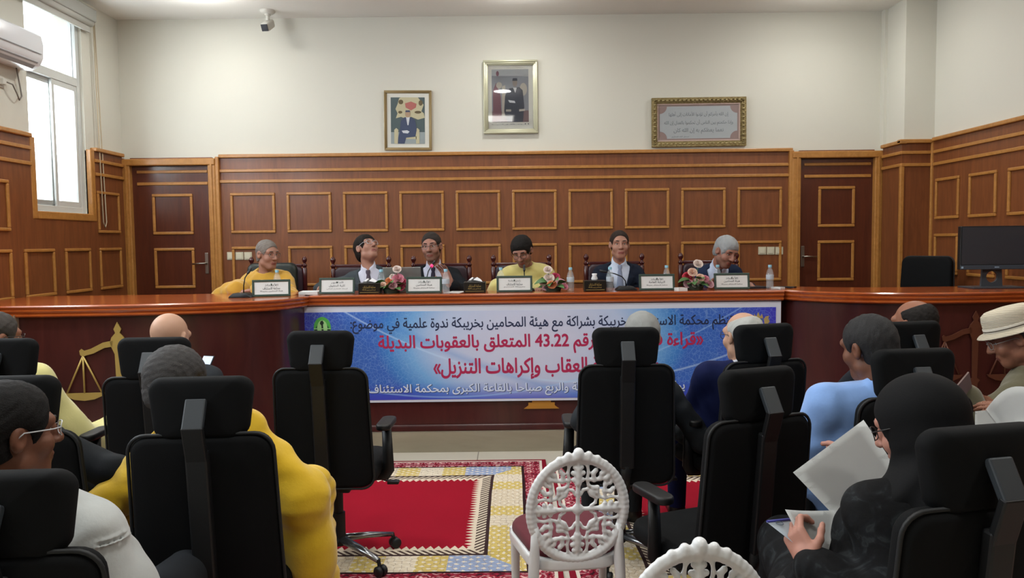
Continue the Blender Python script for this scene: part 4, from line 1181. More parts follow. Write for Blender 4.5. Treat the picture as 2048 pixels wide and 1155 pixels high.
# 3 speaker in a black suit
h = pan(863, 493)
person('person in a black suit speaking with one hand raised behind a pink flower', (h[0]-.0, 6.98, SEAT), h, PI, (math.radians(-8), math.radians(-4), math.radians(4)),
       {'R': tuple(at(812, 571, 6.66)), 'L': tuple(at(900, 568, 6.42))}, 'suit', '#15181D', '#B4B7C8', '#2A2636', SK2, 'high', '#2B2522', .004, True, specs='#7A6F6E', hs=1.03, floor=.42, wide=1.05, seed=3,
       hand_pose={'L': dict(d=(-.35, -.1, .9), n=(-.4, -.9, 0), curl=.35, thumb=.4, h=.0045, spread=.5)}, poles={'L': (.9, .2, -.7)})
# 4 man in a pale yellow robe, head bowed
h = pan(1044, 502, 6.68)
person('person in a pale lemon robe with black hair, head bowed over papers', (h[0]+.06, 7.0, SEAT), h, PI, (math.radians(-14), math.radians(-30), math.radians(6)),
       {'R': tuple(at(1000, 575, 6.5)), 'L': tuple(at(1085, 575, 6.5))}, 'robe', '#BBB06E', skin=SK2, hand_pose={'L': dict(d=(-.3, -1, -.1), n=(0, 0, -1)), 'R': dict(d=(.3, -1, -.1), n=(0, 0, -1))}, hair='low', hairc='#14110F', hth=.014, beard=True, specs='#3A2A26', hs=1.02, floor=.42, wide=1.06, seed=4, neckfwd=.3)
# 5 man in a navy suit facing the hall
h = pan(1239, 489)
person('person in a navy suit and silver tie sitting upright facing the hall', (h[0]+.0, 6.98, SEAT), h, PI, (math.radians(0), math.radians(-1), 0),
       {'R': tuple(at(1186, 577, 6.5)), 'L': tuple(at(1312, 577, 6.5))}, 'suit', '#161D2B', '#B9C6DA', '#7F8CA5', SK1, hand_pose={'L': dict(d=(.3, -1, -.1), n=(0, 0, -1)), 'R': dict(d=(-.3, -1, -.1), n=(0, 0, -1))}, hair='receding', hairc='#2A211C', hth=.005, hs=1.0, floor=.42, wide=1.0, seed=5)
# 6 white haired man bending down to write
h = pan(1452, 503, 6.62)
person('person in a dark blue suit with white hair bending over the bench', (h[0]-.02, 7.02, SEAT), h, PI, (math.radians(22), math.radians(-26), math.radians(-8)),
       {'R': tuple(at(1420, 573, 6.5)), 'L': tuple(at(1500, 572, 6.45))}, 'suit', '#1B2740', '#B7C6DE', '#1A2136', SK2, 'low', '#8E9294', .012, hs=1.03, floor=.42, wide=1.06, seed=6, neckfwd=.35, brow='#3A3632', beard=True,
       hand_pose={'L': dict(d=(.2, -.8, -.4), n=(0, -.3, -1), curl=.6)})
# ------------------------------------------------------------------ things standing on the bench
ZT = 1.255
def on(px, Y): 
    # point of the bench top seen in column px at depth Y
    x = (px-1024)/F*(Y*math.cos(math.radians(3.49))+ (1.66-ZT)*math.sin(math.radians(3.49)))
    return Vector((x, Y, ZT))
pgreen = mat('dark_green_frame', '#2E4038', .35); paper = mat('white_paper', '#C9CCCB', .6); pink_ = mat('plate_ink', '#3A3F44', .6)
def nameplate(px, Y, label, l1, l2, l3, rz=0, lean=.16):
    n = thing('name_plate', label, 'name plate', on(px, Y), rz, 'name plates on the bench')
    W, H = .144, .132
    M = Matrix.Rotation(-lean, 4, 'X')
    bm = BM(); frame(bm, -W, W, 0, H, .017, -.010, .004, bev=.003)
    boxb(bm, -W+.01, W-.01, -.002, .004, .01, H-.01); xf(bm, bm.verts[:], M); obj('frame', bm, pgreen, n)
    bm = BM(); boxb(bm, -W+.017, W-.017, -.004, -.0015, .017, H-.017); xf(bm, bm.verts[:], M); obj('card', bm, paper, n)
    bm = BM(); tube(bm, [(0, .004, H*.75), (0, .075, .004)], .004, 6); obj('stand', bm, pgreen, n)
    for (s_, z, h, w) in ((l1, .092, .018, .05), (l2, .066, .022, .065), (l3, .042, .013, .085)):
        o = lettering(s_, -w, w, z, h, -.004, pink_, n, .006, thick=.0008); o.data.transform(M)
nameplate(543, 6.03, 'green framed name plate in front of the person in mustard yellow', 'الأستاذ', 'محكمة الاستئناف', 'هيئة المحامين بخريبكة', .22)
nameplate(674, 6.24, 'green framed name plate in front of the grey suited person leaning back', 'الدكتور', 'كلية الحقوق', 'أستاذ التعليم العالي')
nameplate(848, 6.22, 'green framed name plate beside the hand of the speaker in black', 'الأستاذ', 'هيئة المحامين', 'محكمة الاستئناف بخريبكة')
nameplate(1029, 6.22, 'green framed name plate in front of the person in the pale lemon robe', 'رئيس الجلسة', 'محكمة الاستئناف', 'بخريبكة المحترم')
nameplate(1314, 6.24, 'green framed name plate by the bench microphone and the silver tie', 'الأستاذ', 'النيابة العامة', 'محكمة الاستئناف بخريبكة')
nameplate(1464, 6.26, 'green framed name plate in front of the white haired person bending over', 'الأستاذ', 'هيئة المحامين', 'محكمة الاستئناف بخريبكة')
# ---- water bottles
pet = mat('clear_plastic', '#D8E4EA', .06, spec=.8, coat=.5); pet.node_tree.nodes['Principled BSDF'].inputs['Alpha'].default_value = .16; water = mat('water', '#C4D2D8', .05); water.node_tree.nodes['Principled BSDF'].inputs['Alpha'].default_value = .10
capm = mat('pale_blue_cap', '#7FB0C4', .4); labm = mat('bottle_label', '#A9B4BE', .5)
def bottle_proto(label):
    b = thing('water_bottle', label, 'bottle', (0, 0, 0), 0, 'small water bottles on the bench')
    bm = BM(); lathe(bm, [(.0, .001), (.026, .001), (.030, .006), (.030, .05), (.0285, .056), (.030, .062), (.030, .07), (.0285, .074), (.030, .078), (.030, .115), (.029, .125), (.022, .15), (.0135, .165), (.0125, .178), (.0, .178)], 20); obj('bottle_body', bm, pet, b, 60)
    bm = BM(); lathe(bm, [(.0, .004), (.0275, .004), (.0275, .12), (.026, .126), (.0, .126)], 16); obj('water', bm, water, b, 60)
    bm = BM(); lathe(bm, [(.0304, .075), (.0306, .076), (.0306, .112), (.0304, .113)], 20); obj('wrapper', bm, labm, b, 60)
    bm = BM(); lathe(bm, [(.0, .172), (.0150, .172), (.0150, .190), (.0135, .193), (.0, .193)], 18); obj('cap', bm, capm, b, 60)
    return b
BT = [(555, 6.45, 'water bottle behind the name plate of the person in mustard yellow'), (763, 6.3, 'water bottle between the grey suit and the flowers'), (892, 6.2, 'water bottle in front of the raised hand of the speaker'),
      (1002, 6.42, 'water bottle behind the plate of the person in the lemon robe'), (1141, 6.25, 'water bottle beside the flowers, before an empty stretch of panelling'), (1220, 6.25, 'water bottle under the silver tie, next to a tissue box'),
      (1333, 6.48, 'water bottle half hidden behind the plate near the silver tie'), (1435, 6.46, 'water bottle half hidden behind the plate of the bending person'), (1539.5, 6.3, 'last water bottle on the bench, below the switches')]
bp = bottle_proto(BT[0][2]); bp.location = on(BT[0][0], BT[0][1])
for px, Y, lb in BT[1:]: dup(bp, on(px, Y), px*.01, lb)
# ---- gooseneck microphones
blk = mat('black_plastic', '#15181B', .4); blkm = mat('black_metal', '#1C1F22', .35, .6)
def mic(px, Y, label, bend, tip=None):
    m = thing('microphone', label, 'microphone', on(px, Y), 0, 'gooseneck microphones on the bench')
    bm = BM(); prism(bm, [(-.085, 0), (.085, 0), (.08, .012), (.05, .034), (-.05, .034), (-.08, .012)], .13, Matrix.Translation((0, -.065, 0)), 0, .006); obj('base', bm, blk, m, 40)
    bm = BM(); tube(bm, bend, .0045, 8); obj('gooseneck', bm, blkm, m, True)
    a, b = Vector(bend[-2]), Vector(bend[-1]); d = (b-a).normalized()
    bm = BM(); tube(bm, [b-d*.01, b+d*.005, b+d*.045, b+d*.055], [.006, .0105, .0105, .005], 10); obj('capsule', bm, blk, m, True)
    if tip:
        bm = BM(); tube(bm, [b-d*.012, b+d*.006], .0125, 12); obj('light_ring', bm, mat('pink_light_ring', '#D8355F', .4, emit=('#FF3B7A', 1.2)), m, True)
mic(484, 5.98, 'black gooseneck microphone standing before the person in mustard yellow', [(.01, .01, .03), (.012, .01, .09), (.02, .02, .15), (.035, .05, .185)])
mic(1252, 6.3, 'black gooseneck microphone curving past the silver tie', [(0, .0, .03), (-.004, .0, .075), (-.03, .01, .11), (-.09, .02, .135), (-.16, .03, .15)])
mic(852, 6.36, 'black gooseneck microphone with a pink light ring at the chin of the speaker', [(0, 0, .03), (.004, 0, .1), (.02, .02, .17), (.045, .06, .215)], True)
mic(1049, 6.4, 'thin black microphone standing before the lemon robe', [(0, 0, .03), (0, .0, .08), (0, .01, .13), (0, .03, .165)])
# ---- tissue boxes with gold lettering
boxm = mat('black_lacquer_box', '#17130F', .3); goldk = mat('gold_ink', '#A08A50', .4, .3); tis = mat('white_tissue', '#D2D2D4', .8)
def tissue(px, Y, label, tip):
    b = thing('tissue_box', label, 'tissue box', on(px, Y), 0, 'black tissue boxes on the bench')
    bm = BM(); boxb(bm, -.088, .088, -.055, .055, 0, .088, .005); obj('box_body', bm, boxm, b)
    lettering('محكمة الاستئناف', -.05, .05, .058, .022, -.0552, goldk, b, .0, thick=.0006); lettering('بخريبكة', -.055, .05, .034, .016, -.0552, goldk, b, .0, thick=.0006)
    bm = BM(); boxb(bm, -.075, .075, -.0558, -.055, .012, .015); obj('gold_line', bm, goldk, b)
    bm = BM()
    if tip == 1:
        for (a, c) in ((-.02, .3), (.0, .9), (.018, -.5)):
            v = [bm.verts.new(p) for p in ((-.045+a, -.012*c, .086), (.045+a, .012*c, .086), (.03+a, .006, .105), (.0+a, .0, .125), (-.03+a, -.004, .102))]; bm.faces.new(v)
        bmesh.ops.solidify(bm, geom=bm.faces[:], thickness=.0012)
    else:
        lathe(bm, [(.022, .086), (.024, .10), (.018, .125), (.021, .14), (.016, .142), (.012, .12), (.0, .11)], 10)
        for v in bm.verts: v.co.x *= 1+.15*math.sin(v.co.z*200)
    obj('tissue', bm, tis, b, True)
tissue(741, 6.24, 'black tissue box next to the plate of the grey suited person', 1)
tissue(950, 6.24, 'black tissue box with a white tissue peak beside the speaker in black', 1)
tissue(1189, 6.24, 'black tissue box with a tall white tissue twist under the silver tie', 2)
# ---- flower arrangements
leafm = mat('leaf_green', '#456E3A', .5, var=.3)
PET = {'w': '#D6C6BE', 'p': '#C77A8C', 'm': '#B8355C', 'o': '#D98A5A', 'c': '#D9B6A2', 'r': '#B8283F', 'l': '#CFA0A8'}
def rose(parent, c, r, col, n, seed):
    R_ = random.Random(seed); bm = BM()
    axis = Vector(n).normalized(); q = Vector((0, 0, 1)).rotation_difference(axis)
    for layer, (k, rr, op) in enumerate(((3, .35, .25), (4, .6, .5), (5, .85, .85), (5, 1.0, 1.25))):
        for i in range(k):
            a0 = 2*PI*i/k+layer*.6+R_.random()*.3; g = []
            for ui in range(4):
                row = []
                for vi in range(5):
                    u_ = ui/3; v_ = (vi-2)/2
                    ang = a0+v_*(2.4/k+.25); tilt = op*u_*.75
                    rad = r*rr*(.25+.75*math.sin(min(1, u_)*PI/2))*(1+.1*op*u_); hgt = r*(.95*u_-.55*tilt*u_)*(1-.25*abs(v_)**2*u_)
                    row.append(bm.verts.new(Vector((math.cos(ang)*rad, math.sin(ang)*rad, hgt-r*.3))))
                g.append(row)
            for a_ in range(3):
                for b_ in range(4): bm.faces.new((g[a_][b_], g[a_][b_+1], g[a_+1][b_+1], g[a_+1][b_])).smooth = True
    xf(bm, bm.verts[:], Matrix.Translation(c) @ q.to_matrix().to_4x4())
    return obj('rose', bm, mat('petal_'+col, PET[col], .6, sheen=.2), parent)
def leaf(parent, c, d, L, w):
    bm = BM(); d = Vector(d).normalized(); s = d.cross(Vector((0, 0, 1))).normalized(); up = s.cross(d); tw = random.uniform(-.9, .9); s, up = s*math.cos(tw)+up*math.sin(tw), up*math.cos(tw)-s*math.sin(tw); rows = []
    for i in range(6):
        u_ = i/5; wd = w*math.sin(PI*min(.97, u_*.9+.08)); p = Vector(c)+d*L*u_-Vector((0, 0, 1))*L*.55*u_*u_
        rows.append([bm.verts.new(p-s*wd+up*.15*wd), bm.verts.new(p), bm.verts.new(p+s*wd+up*.15*wd)])
    for a, b in zip(rows, rows[1:]):
        for k in range(2): bm.faces.new((a[k], a[k+1], b[k+1], b[k])).smooth = True
    return obj('leaf', bm, leafm, parent)
def bouquet(px, Y, label, flowers, seed, top):
    f = thing('flower_arrangement', label, 'flowers', on(px, Y), 0, 'rose arrangements on the bench')
    S_ = F/Y
    bm = BM(); lathe(bm, [(.0, 0), (.06, 0), (.07, .03), (.055, .045), (.0, .045)], 16); obj('base', bm, mat('dark_green_base', '#26352A', .6), f, 40)
    for i, (fx, fy, r, c) in enumerate(flowers):
        x = (fx-px)/S_; z = (592-.0115*(fx-1024)-fy-7)/S_
        rr = r/S_; dep = -.05+.08*(i % 3)/2
        rose(f, (x, dep if z < .13 else 0, z), rr, c, (x*3, -1.2, .9), seed+i)
        if z > .14:
            bm = BM(); tube(bm, [(x*.3, 0, .03), (x*.7, 0, z*.6), (x, 0, z-rr*.55)], .003, 6); obj('stem', bm, leafm, f)
    for k in range(14):
        a = 2*PI*k/14; leaf(f, (.045*math.cos(a), .045*math.sin(a), .04+.02*(k % 3)), (math.cos(a), math.sin(a)*.9, .45+.35*(k % 2)), .095+.02*(k % 3), .031)
bouquet(783, 6.27, 'low rose arrangement with magenta and orange roses beside the laptop', [(795, 540, 8, 'w'), (797, 559, 11, 'p'), (778, 565, 9, 'o'), (788, 572, 8, 'l'), (800, 574, 10, 'm'), (775, 578, 7, 'w'), (768, 570, 6, 'c'), (810, 566, 7, 'm'), (786, 555, 6, 'w')], 10, 1)
bouquet(1106, 6.27, 'low rose arrangement with pink and orange roses beside the lemon robe', [(1096, 541, 8, 'w'), (1098, 558, 10, 'w'), (1111, 556, 9, 'm'), (1103, 570, 9, 'o'), (1121, 568, 10, 'l'), (1087, 566, 8, 'c'), (1128, 574, 7, 'p'), (1092, 576, 7, 'l'), (1112, 575, 6, 'c')], 30, 1)
bouquet(1390, 6.27, 'low rose arrangement with a red rose among cream ones', [(1396, 529, 9, 'w'), (1385, 546, 9, 'c'), (1378, 556, 11, 'r'), (1398, 556, 8, 'c'), (1376, 569, 9, 'l'), (1396, 567, 9, 'w'), (1408, 558, 7, 'p'), (1418, 569, 9, 'l'), (1404, 566, 7, 'c'), (1387, 570, 6, 'w')], 50, 1)
# ---- laptop (lid towards the hall)
lp = thing('laptop', 'open silver laptop with its lid towards the hall behind the roses', 'laptop', on(806, 6.40), .03)
alu2 = mat('silver_aluminium', '#9A9A98', .35, .5)
bm = BM(); boxb(bm, -.155, .155, 0, .22, 0, .014, .004); obj('base', bm, alu2, lp)
bm = BM(); boxb(bm, -.155, .155, -.006, .002, 0, .205, .004); M = Matrix.Translation((0, 0, .014)) @ Matrix.Rotation(.32, 4, 'X'); xf(bm, bm.verts[:], M); obj('lid', bm, alu2, lp)
bm = BM(); boxb(bm, -.146, .146, .002, .0035, .012, .196); xf(bm, bm.verts[:], M); obj('screen', bm, mat('dark_screen', '#20242A', .2), lp)
# ---- loose papers and small things
def sheet(name, label, px, Y, w, d, rz, cat='paper', m=paper, th=.003, dz=0):
    o = obj(name, (lambda bm: (boxb(bm, -w/2, w/2, -d/2, d/2, 0, th), bm)[1])(BM()), m); o.location = on(px, Y)+Vector((0, 0, dz)); o.rotation_euler = (0, 0, rz)
    return tag(o, label, cat)
sheet('paper_stack', 'small stack of white paper at the corner of the bench before the grey suit', 620, 6.32, .15, .21, .1, th=.02)
sheet('paper_sheet', 'white paper on the bench beneath the hand of the speaker', 912, 6.3, .14, .2, -.3)
sheet('paper_sheet', 'white folded paper between the red rose and the plate with the silver tie', 1361, 6.2, .075, .1, .2, th=.022)
sheet('mobile_phone', 'dark phone lying past the last water bottle', 1572, 6.42, .07, .15, .9, 'phone', blk, .009)
sheet('paper_note', 'small white note lying just past the last water bottle', 1556, 6.3, .06, .09, .6, th=.012)
sheet('notebook', 'dark notebook under the hands of the person bending over', 1500, 6.44, .2, .27, .2, 'notebook', mat('dark_cover', '#1D2028', .5), .014)
# ---- monitor
mo = thing('computer_monitor', 'black computer monitor with a dark grey screen on the far wing of the bench', 'monitor', (3.79, 6.08, ZT), .0)
bm = BM(); boxb(bm, -.282, .282, -.02, .025, .145, .485, .006); obj('casing', bm, blk, mo)
bm = BM(); boxb(bm, -.272, .272, -.0215, -.0195, .185, .477); obj('screen', bm, mat('grey_screen', '#2F353C', .25, coat=.2), mo)
bm = BM(); boxb(bm, -.282, .282, -.024, -.019, .146, .18, .003); obj('lower_bezel', bm, mat('blue_grey_bezel', '#39434D', .4), mo)
bm = BM(); boxb(bm, -.275, -.26, -.026, -.024, .155, .17); boxb(bm, -.015, .02, -.0255, -.024, .16, .167); obj('sticker', bm, mat('sticker_blue', '#8FA8BE', .5), mo)
bm = BM()
out = rrect(.15, .19, .02, 4, .17); hole = [(.045*math.cos(2*PI*k/len(out)+PI/10), .0+.045*math.sin(2*PI*k/len(out)+PI/10)) for k in range(len(out))]
a = [[bm.verts.new((x, y, z+.085)) for x, z in L_] for y in (.03, .05) for L_ in (out, hole)]
n = len(out)
ang = lambda p: math.atan2(p[1], p[0]) % (2*PI)
for k in range(n):
    k2 = (k+1) % n
    bm.faces.new((a[0][k], a[0][k2], a[1][k2], a[1][k])); bm.faces.new((a[2][k2], a[2][k], a[3][k], a[3][k2])); bm.faces.new((a[1][k], a[1][k2], a[3][k2], a[3][k])); bm.faces.new((a[0][k2], a[0][k], a[2][k], a[2][k2]))
bmesh.ops.recalc_face_normals(bm, faces=bm.faces[:]); obj('stand', bm, mat('grey_stand', '#3C4147', .4), mo)
bm = BM(); boxb(bm, -.22, .2, -.1, .12, 0, .012, .004); obj('base', bm, mat('grey_stand', '#3C4147', .4), mo)
# ---- carved high-backed chairs behind the panel
cw = mat('dark_red_chair_wood', '#43191A', .25, coat=.3); lea = mat('dark_leather', '#33222A', .4, bump=(60, .1, .003))
def high_chair(label):
    c = thing('high_back_chair', label, 'chair', (0, 0, 0), 0, 'carved chairs behind the bench')
    post = [(.0, 0), (.022, 0), (.024, .42), (.022, .9), (.024, 1.0), (.016, 1.01), (.026, 1.03), (.015, 1.045), (.013, 1.055), (.024, 1.075), (.026, 1.09), (.018, 1.108), (.006, 1.118), (.0, 1.12)]
    for s in (-1, 1):
        bm = BM(); lathe(bm, post, 14, Matrix.Translation((s*.262, .24, 0))); obj('back_post', bm, cw, c, 50)
        bm = BM(); lathe(bm, [(.0, 0), (.02, 0), (.026, .2), (.02, .4), (.024, .44), (.018, .47), (.022, .62), (.0, .62)], 12, Matrix.Translation((s*.262, -.22, 0))); obj('front_leg', bm, cw, c, 50)
        bm = BM(); tube(bm, [(s*.262, .24, .66), (s*.262, 0, .645), (s*.262, -.22, .63), (s*.262, -.27, .60)], [.02, .02, .024, .02], 8); obj('armrest', bm, cw, c, True)
    bm = BM(); slab(bm, rrect(.49, .52, .05), .07, .025, Matrix.Translation((0, .24, .76))); obj('back_cushion', bm, lea, c, True)
    bm = BM(); boxb(bm, -.24, .24, .225, .255, 1.015, 1.045, .008); boxb(bm, -.24, .24, .225, .255, .46, .5, .008); obj('back_rail', bm, cw, c)
    bm = BM(); boxb(bm, -.25, .25, -.22, .22, .42, .48, .02); obj('seat', bm, lea, c)
    return c
HC = [(557, 7.42, 'carved wood chair by the wall behind the mustard robe'), (722.5, 7.05, 'carved wood chair of the person leaning back'), (883.5, 7.05, 'carved wood chair of the speaker in black'), (1043, 7.05, 'carved wood chair of the person in the lemon robe'), (1228.5, 7.05, 'carved wood chair of the person with the silver tie'), (1417.5, 7.05, 'carved wood chair of the white haired person bending over')]
hc = high_chair(HC[0][2])
for i, (px, Y, lb) in enumerate(HC):
    p = ((px-1024)/F*(Y+.24), Y, .42)
    if i == 0: hc.location = p
    else: dup(hc, p, 0, lb)
# ------------------------------------------------------------------ rugs
def rugmat(name, hx, hy, field='#8C1425', seed=0):
    m = mat(name, '#A01830', .95, spec=.1, bump=(350, .3, .003)); t = NT(m)
    sep = t.n('ShaderNodeSeparateXYZ'); t.set(sep, 0, t.obj()); x, y = sep.outputs[0], sep.outputs[1]
    wob = t.math('MULTIPLY', t.math('SUBTRACT', t.noise(t.obj(), 2.0, 1), .5), .03)
    dx = t.math('SUBTRACT', hx, t.math('ABSOLUTE', x)); dy = t.math('SUBTRACT', hy, t.math('ABSOLUTE', y))
    zig = t.math('MULTIPLY', t.math('PINGPONG', t.math('ADD', x, y), .018), 1.2)
    d = t.math('ADD', t.math('MINIMUM', dx, dy), wob)
    def band(a, b): return t.math('MULTIPLY', t.math('GREATER_THAN', d, a), t.math('LESS_THAN', d, b))
    # coordinate along the border
    vert = t.math('LESS_THAN', dx, dy); al = t.mix(vert, x, y)
    al = t.math('ADD', t.math('MULTIPLY', y, vert), t.math('MULTIPLY', x, t.math('SUBTRACT', 1.0, vert)))
    # small motif: stretched diamonds
    def motif(freq, thr):
        a = t.math('PINGPONG', t.math('MULTIPLY', al, freq), .5); b = t.math('PINGPONG', t.math('MULTIPLY', d, freq*1.3), .5)
        n_ = t.math('MULTIPLY', t.math('SUBTRACT', t.noise(t.map(t.obj(), (1, 1, 1)), 60, 2), .5), .5)
        return t.math('GREATER_THAN', t.math('ADD', t.math('ABSOLUTE', t.math('SUBTRACT', t.math('ADD', a, b), .5)), n_), thr)
    # crimson border with pink rosettes
    vo = t.n('ShaderNodeTexVoronoi'); t.set(vo, 'Vector', t.obj()); t.set(vo, 'Scale', 12.0); vo.inputs['Randomness'].default_value = .35
    ros = t.ramp(vo.outputs['Distance'], [(0, '#D8B7B0'), (.22, '#C07A80'), (.3, '#5A1622'), (.38, '#B98488'), (.5, '#7E1D2D'), (.62, '#3E1A22')], 'CONSTANT')
    red_b = t.mix(motif(18, .2), ros, '#8A2236')
    # cream border with yellow and blue cells
    cell = t.n('ShaderNodeTexWhiteNoise', noise_dimensions='1D'); t.set(cell, 'W', t.math('FLOOR', t.math('DIVIDE', t.math('ADD', al, 10+seed), .165)))
    cc = t.ramp(cell.outputs['Value'], [(0, '#C9B36A'), (.3, '#CDBFA6'), (.5, '#8F9FBE'), (.68, '#D2C6B0'), (.85, '#C4AE5E')], 'CONSTANT')
    vo2 = t.n('ShaderNodeTexVoronoi', feature='DISTANCE_TO_EDGE'); t.set(vo2, 'Vector', t.obj()); t.set(vo2, 'Scale', 26.0); vo2.inputs['Randomness'].default_value = .6
    cream = t.mix(t.math('MULTIPLY', t.math('LESS_THAN', vo2.outputs[0], .05), .6), cc, '#8E8072')
    cream = t.mix(motif(14, .30), cream, '#D6CDBC')
    zz = t.mix(t.math('GREATER_THAN', t.math('PINGPONG', t.math('MULTIPLY', t.math('ADD', al, t.math('MULTIPLY', d, 1.0)), 24), .5), .25), '#CFC3AE', '#4A3A36')
    tooth = t.math('LESS_THAN', t.math('SUBTRACT', d, .475), t.math('MULTIPLY', t.math('PINGPONG', al, .022), 2.0))
    c = lin(field)
    c = t.mix(t.noise(t.obj(), 4, 3), field, '#931226')
    med = t.math('LESS_THAN', t.math('ADD', t.math('ABSOLUTE', t.math('MULTIPLY', y, 1.6)), t.math('SUBTRACT', t.math('ABSOLUTE', x), hx-1.5)), .0)
    c = t.mix(t.math('MULTIPLY', band(.44, .56), tooth), c, '#D0C2AE')
    c = t.mix(band(.40, .46), c, zz); c = t.mix(band(.385, .405), c, '#3A2A2A'); c = t.mix(band(.18, .385), c, cream)
    c = t.mix(band(.165, .185), c, '#2E1A1E'); c = t.mix(band(.045, .165), c, red_b); c = t.mix(band(.03, .048), c, '#CFC5B8'); c = t.mix(t.math('LESS_THAN', d, .03), c, '#7A1426')
    t.color(c); return m
def rug(label, x0, x1, y0, y1, z=.0, seed=0):
    hx, hy = (x1-x0)/2, (y1-y0)/2
    bm = BM(); boxb(bm, -hx, hx, -hy, hy, 0, .009, .003)
    o = obj('rug', bm, rugmat('rug_wool_%d' % seed, hx, hy, seed=seed)); o.location = ((x0+x1)/2, (y0+y1)/2, z)
    return tag(o, label, 'rug', None)
rug('patterned rug with a plain red field beside the empty black chair', -2.7, .24, 3.62, 5.8, 0, 1)
rug('patterned rug running under the chairs of the white haired men', .27, 3.4, 3.35, 5.72, 0, 2)
rug('patterned rug nearest the hall, mostly hidden under the seated man in bright yellow', -2.7, .24, 1.4, 3.59, 0, 3)
rug('patterned rug under the white chairs and the woman in black', .27, 3.4, 1.2, 3.32, 0, 4)

# ------------------------------------------------------------------ black office chairs
mesh_f = mat('black_chair_fabric', '#07090B', .8, spec=.2, bump=(500, .15, .001)); pl = mat('black_chair_plastic', '#0D0F11', .5); plg = mat('dark_grey_bracket', '#2C3237', .5); chrome = mat('polished_chair_base', '#8E9194', .25, .9)
pipe = mat('chair_edge_piping', '#121517', .6)
def office_chair(label, lean=.10, head=True, green=None):
    c = thing('office_chair', label, 'chair', (0, 0, 0), 0, 'black office chairs of the hall')
    fb = green or mesh_f
    for k in range(5):
        a = PI/2+2*PI*k/5+.3; x, y = math.cos(a), math.sin(a)
        bm = BM(); tube(bm, [(x*.03, y*.03, .12), (x*.16, y*.16, .105), (x*.30, y*.30, .078)], [.026, .022, .016], 8, flat=(1, .75)); obj('base_leg', bm, chrome, c, True)
        bm = BM()
        for s in (-1, 1): lathe(bm, [(.0, -.012), (.022, -.012), (.028, -.006), (.028, .006), (.022, .012), (.0, .012)], 14, Matrix.Translation((x*.315-y*s*.016, y*.315+x*s*.016, .029)) @ Matrix.Rotation(a+PI/2, 4, 'Z') @ Matrix.Rotation(PI/2, 4, 'Y') if False else Matrix.Translation((x*.315-y*s*.016, y*.315+x*s*.016, .029)) @ Matrix.Rotation(a, 4, 'Z') @ Matrix.Rotation(PI/2, 4, 'X'))
        tube(bm, [(x*.30, y*.30, .085), (x*.312, y*.312, .03)], .01, 8); obj('caster', bm, pl, c, 50)
    bm = BM(); lathe(bm, [(.0, .09), (.034, .09), (.034, .26), (.025, .262), (.025, .43), (.0, .43)], 16); obj('gas_column', bm, pl, c, 50)
    bm = BM(); boxb(bm, -.1, .1, -.16, .14, .41, .455, .01); tube(bm, [(.08, .05, .43), (.2, .06, .42), (.27, .05, .405)], .006, 6); boxb(bm, .25, .31, .03, .075, .395, .41, .004); obj('mechanism', bm, pl, c)
    bm = BM(); slab(bm, rrect(.46, .50, .09), .085, .035, Matrix.Translation((0, .05, .495)) @ Matrix.Rotation(PI/2, 4, 'X')); obj('seat', bm, fb, c, True)
    Mb = Matrix.Translation((0, -.215, .46)) @ Matrix.Rotation(lean, 4, 'X')
    bm = BM(); slab(bm, rrect(.445, .60, .06, 6, .47), .062, .028, Mb @ Matrix.Translation((0, 0, .30)), bend=.25); obj('backrest', bm, fb, c, True)
    bm = BM(); L = rrect(.452, .606, .062, 6, .477); tube(bm, [Mb @ Vector((x, -.018+.25*x*x, z+.30)) for x, z in L], .006, 6, True); obj('back_piping', bm, pipe, c, True)
    bm = BM(); boxb(bm, -.035, .035, -.062, -.028, .10, .56, .008, M=Mb); tube(bm, [Mb @ Vector((0, -.04, .12)), (0, -.20, .43), (0, -.1, .43)], .028, 8); obj('back_spine', bm, pl, c)
    for s in (-1, 1):
        bm = BM(); slab(bm, rrect(.075, .23, .034), .032, .012, Matrix.Translation((s*.250, .05, .715)) @ Matrix.Rotation(PI/2, 4, 'X')); obj('armrest', bm, pl, c, True)
        bm = BM(); tube(bm, [(s*.18, .04, .44), (s*.245, .03, .45), (s*.262, .02, .48), (s*.260, .02, .56), (s*.252, .04, .70)], [.018, .02, .022, .02, .018], 8, flat=(1, 1.5)); obj('arm_post', bm, pl, c, True)
    if head:
        Mh = Mb @ Matrix.Translation((0, .01, .682)) @ Matrix.Rotation(-.12, 4, 'X')
        bm = BM(); slab(bm, rrect(.325, .195, .045, 6, .30), .06, .026, Mh, bend=.9); obj('headrest', bm, fb, c, True)
        bm = BM(); a = Mb @ Vector((0, -.045, .50)); b = Mh @ Vector((0, -.078, -.045)); 
        def bar(p, q, w, th_):
            q_ = (q-p); Lh = q_.length; rotm = q_.to_track_quat('Z', 'Y').to_matrix().to_4x4()
            box(bm, (0, 0, Lh/2), (w, th_, Lh), .005, M=Matrix.Translation(p) @ rotm)
        bar(a, b, .066, .022); obj('headrest_stem', bm, pl, c)
        bm = BM(); bar(b+Vector((0, 0, -.012)), Mh @ Vector((0, -.030, .032)), .064, .022); obj('headrest_bracket', bm, plg, c)
    return c
def place(px, Y, dy=.29): return ((px-1024)/F*(Y+.03), Y)
OC = {}
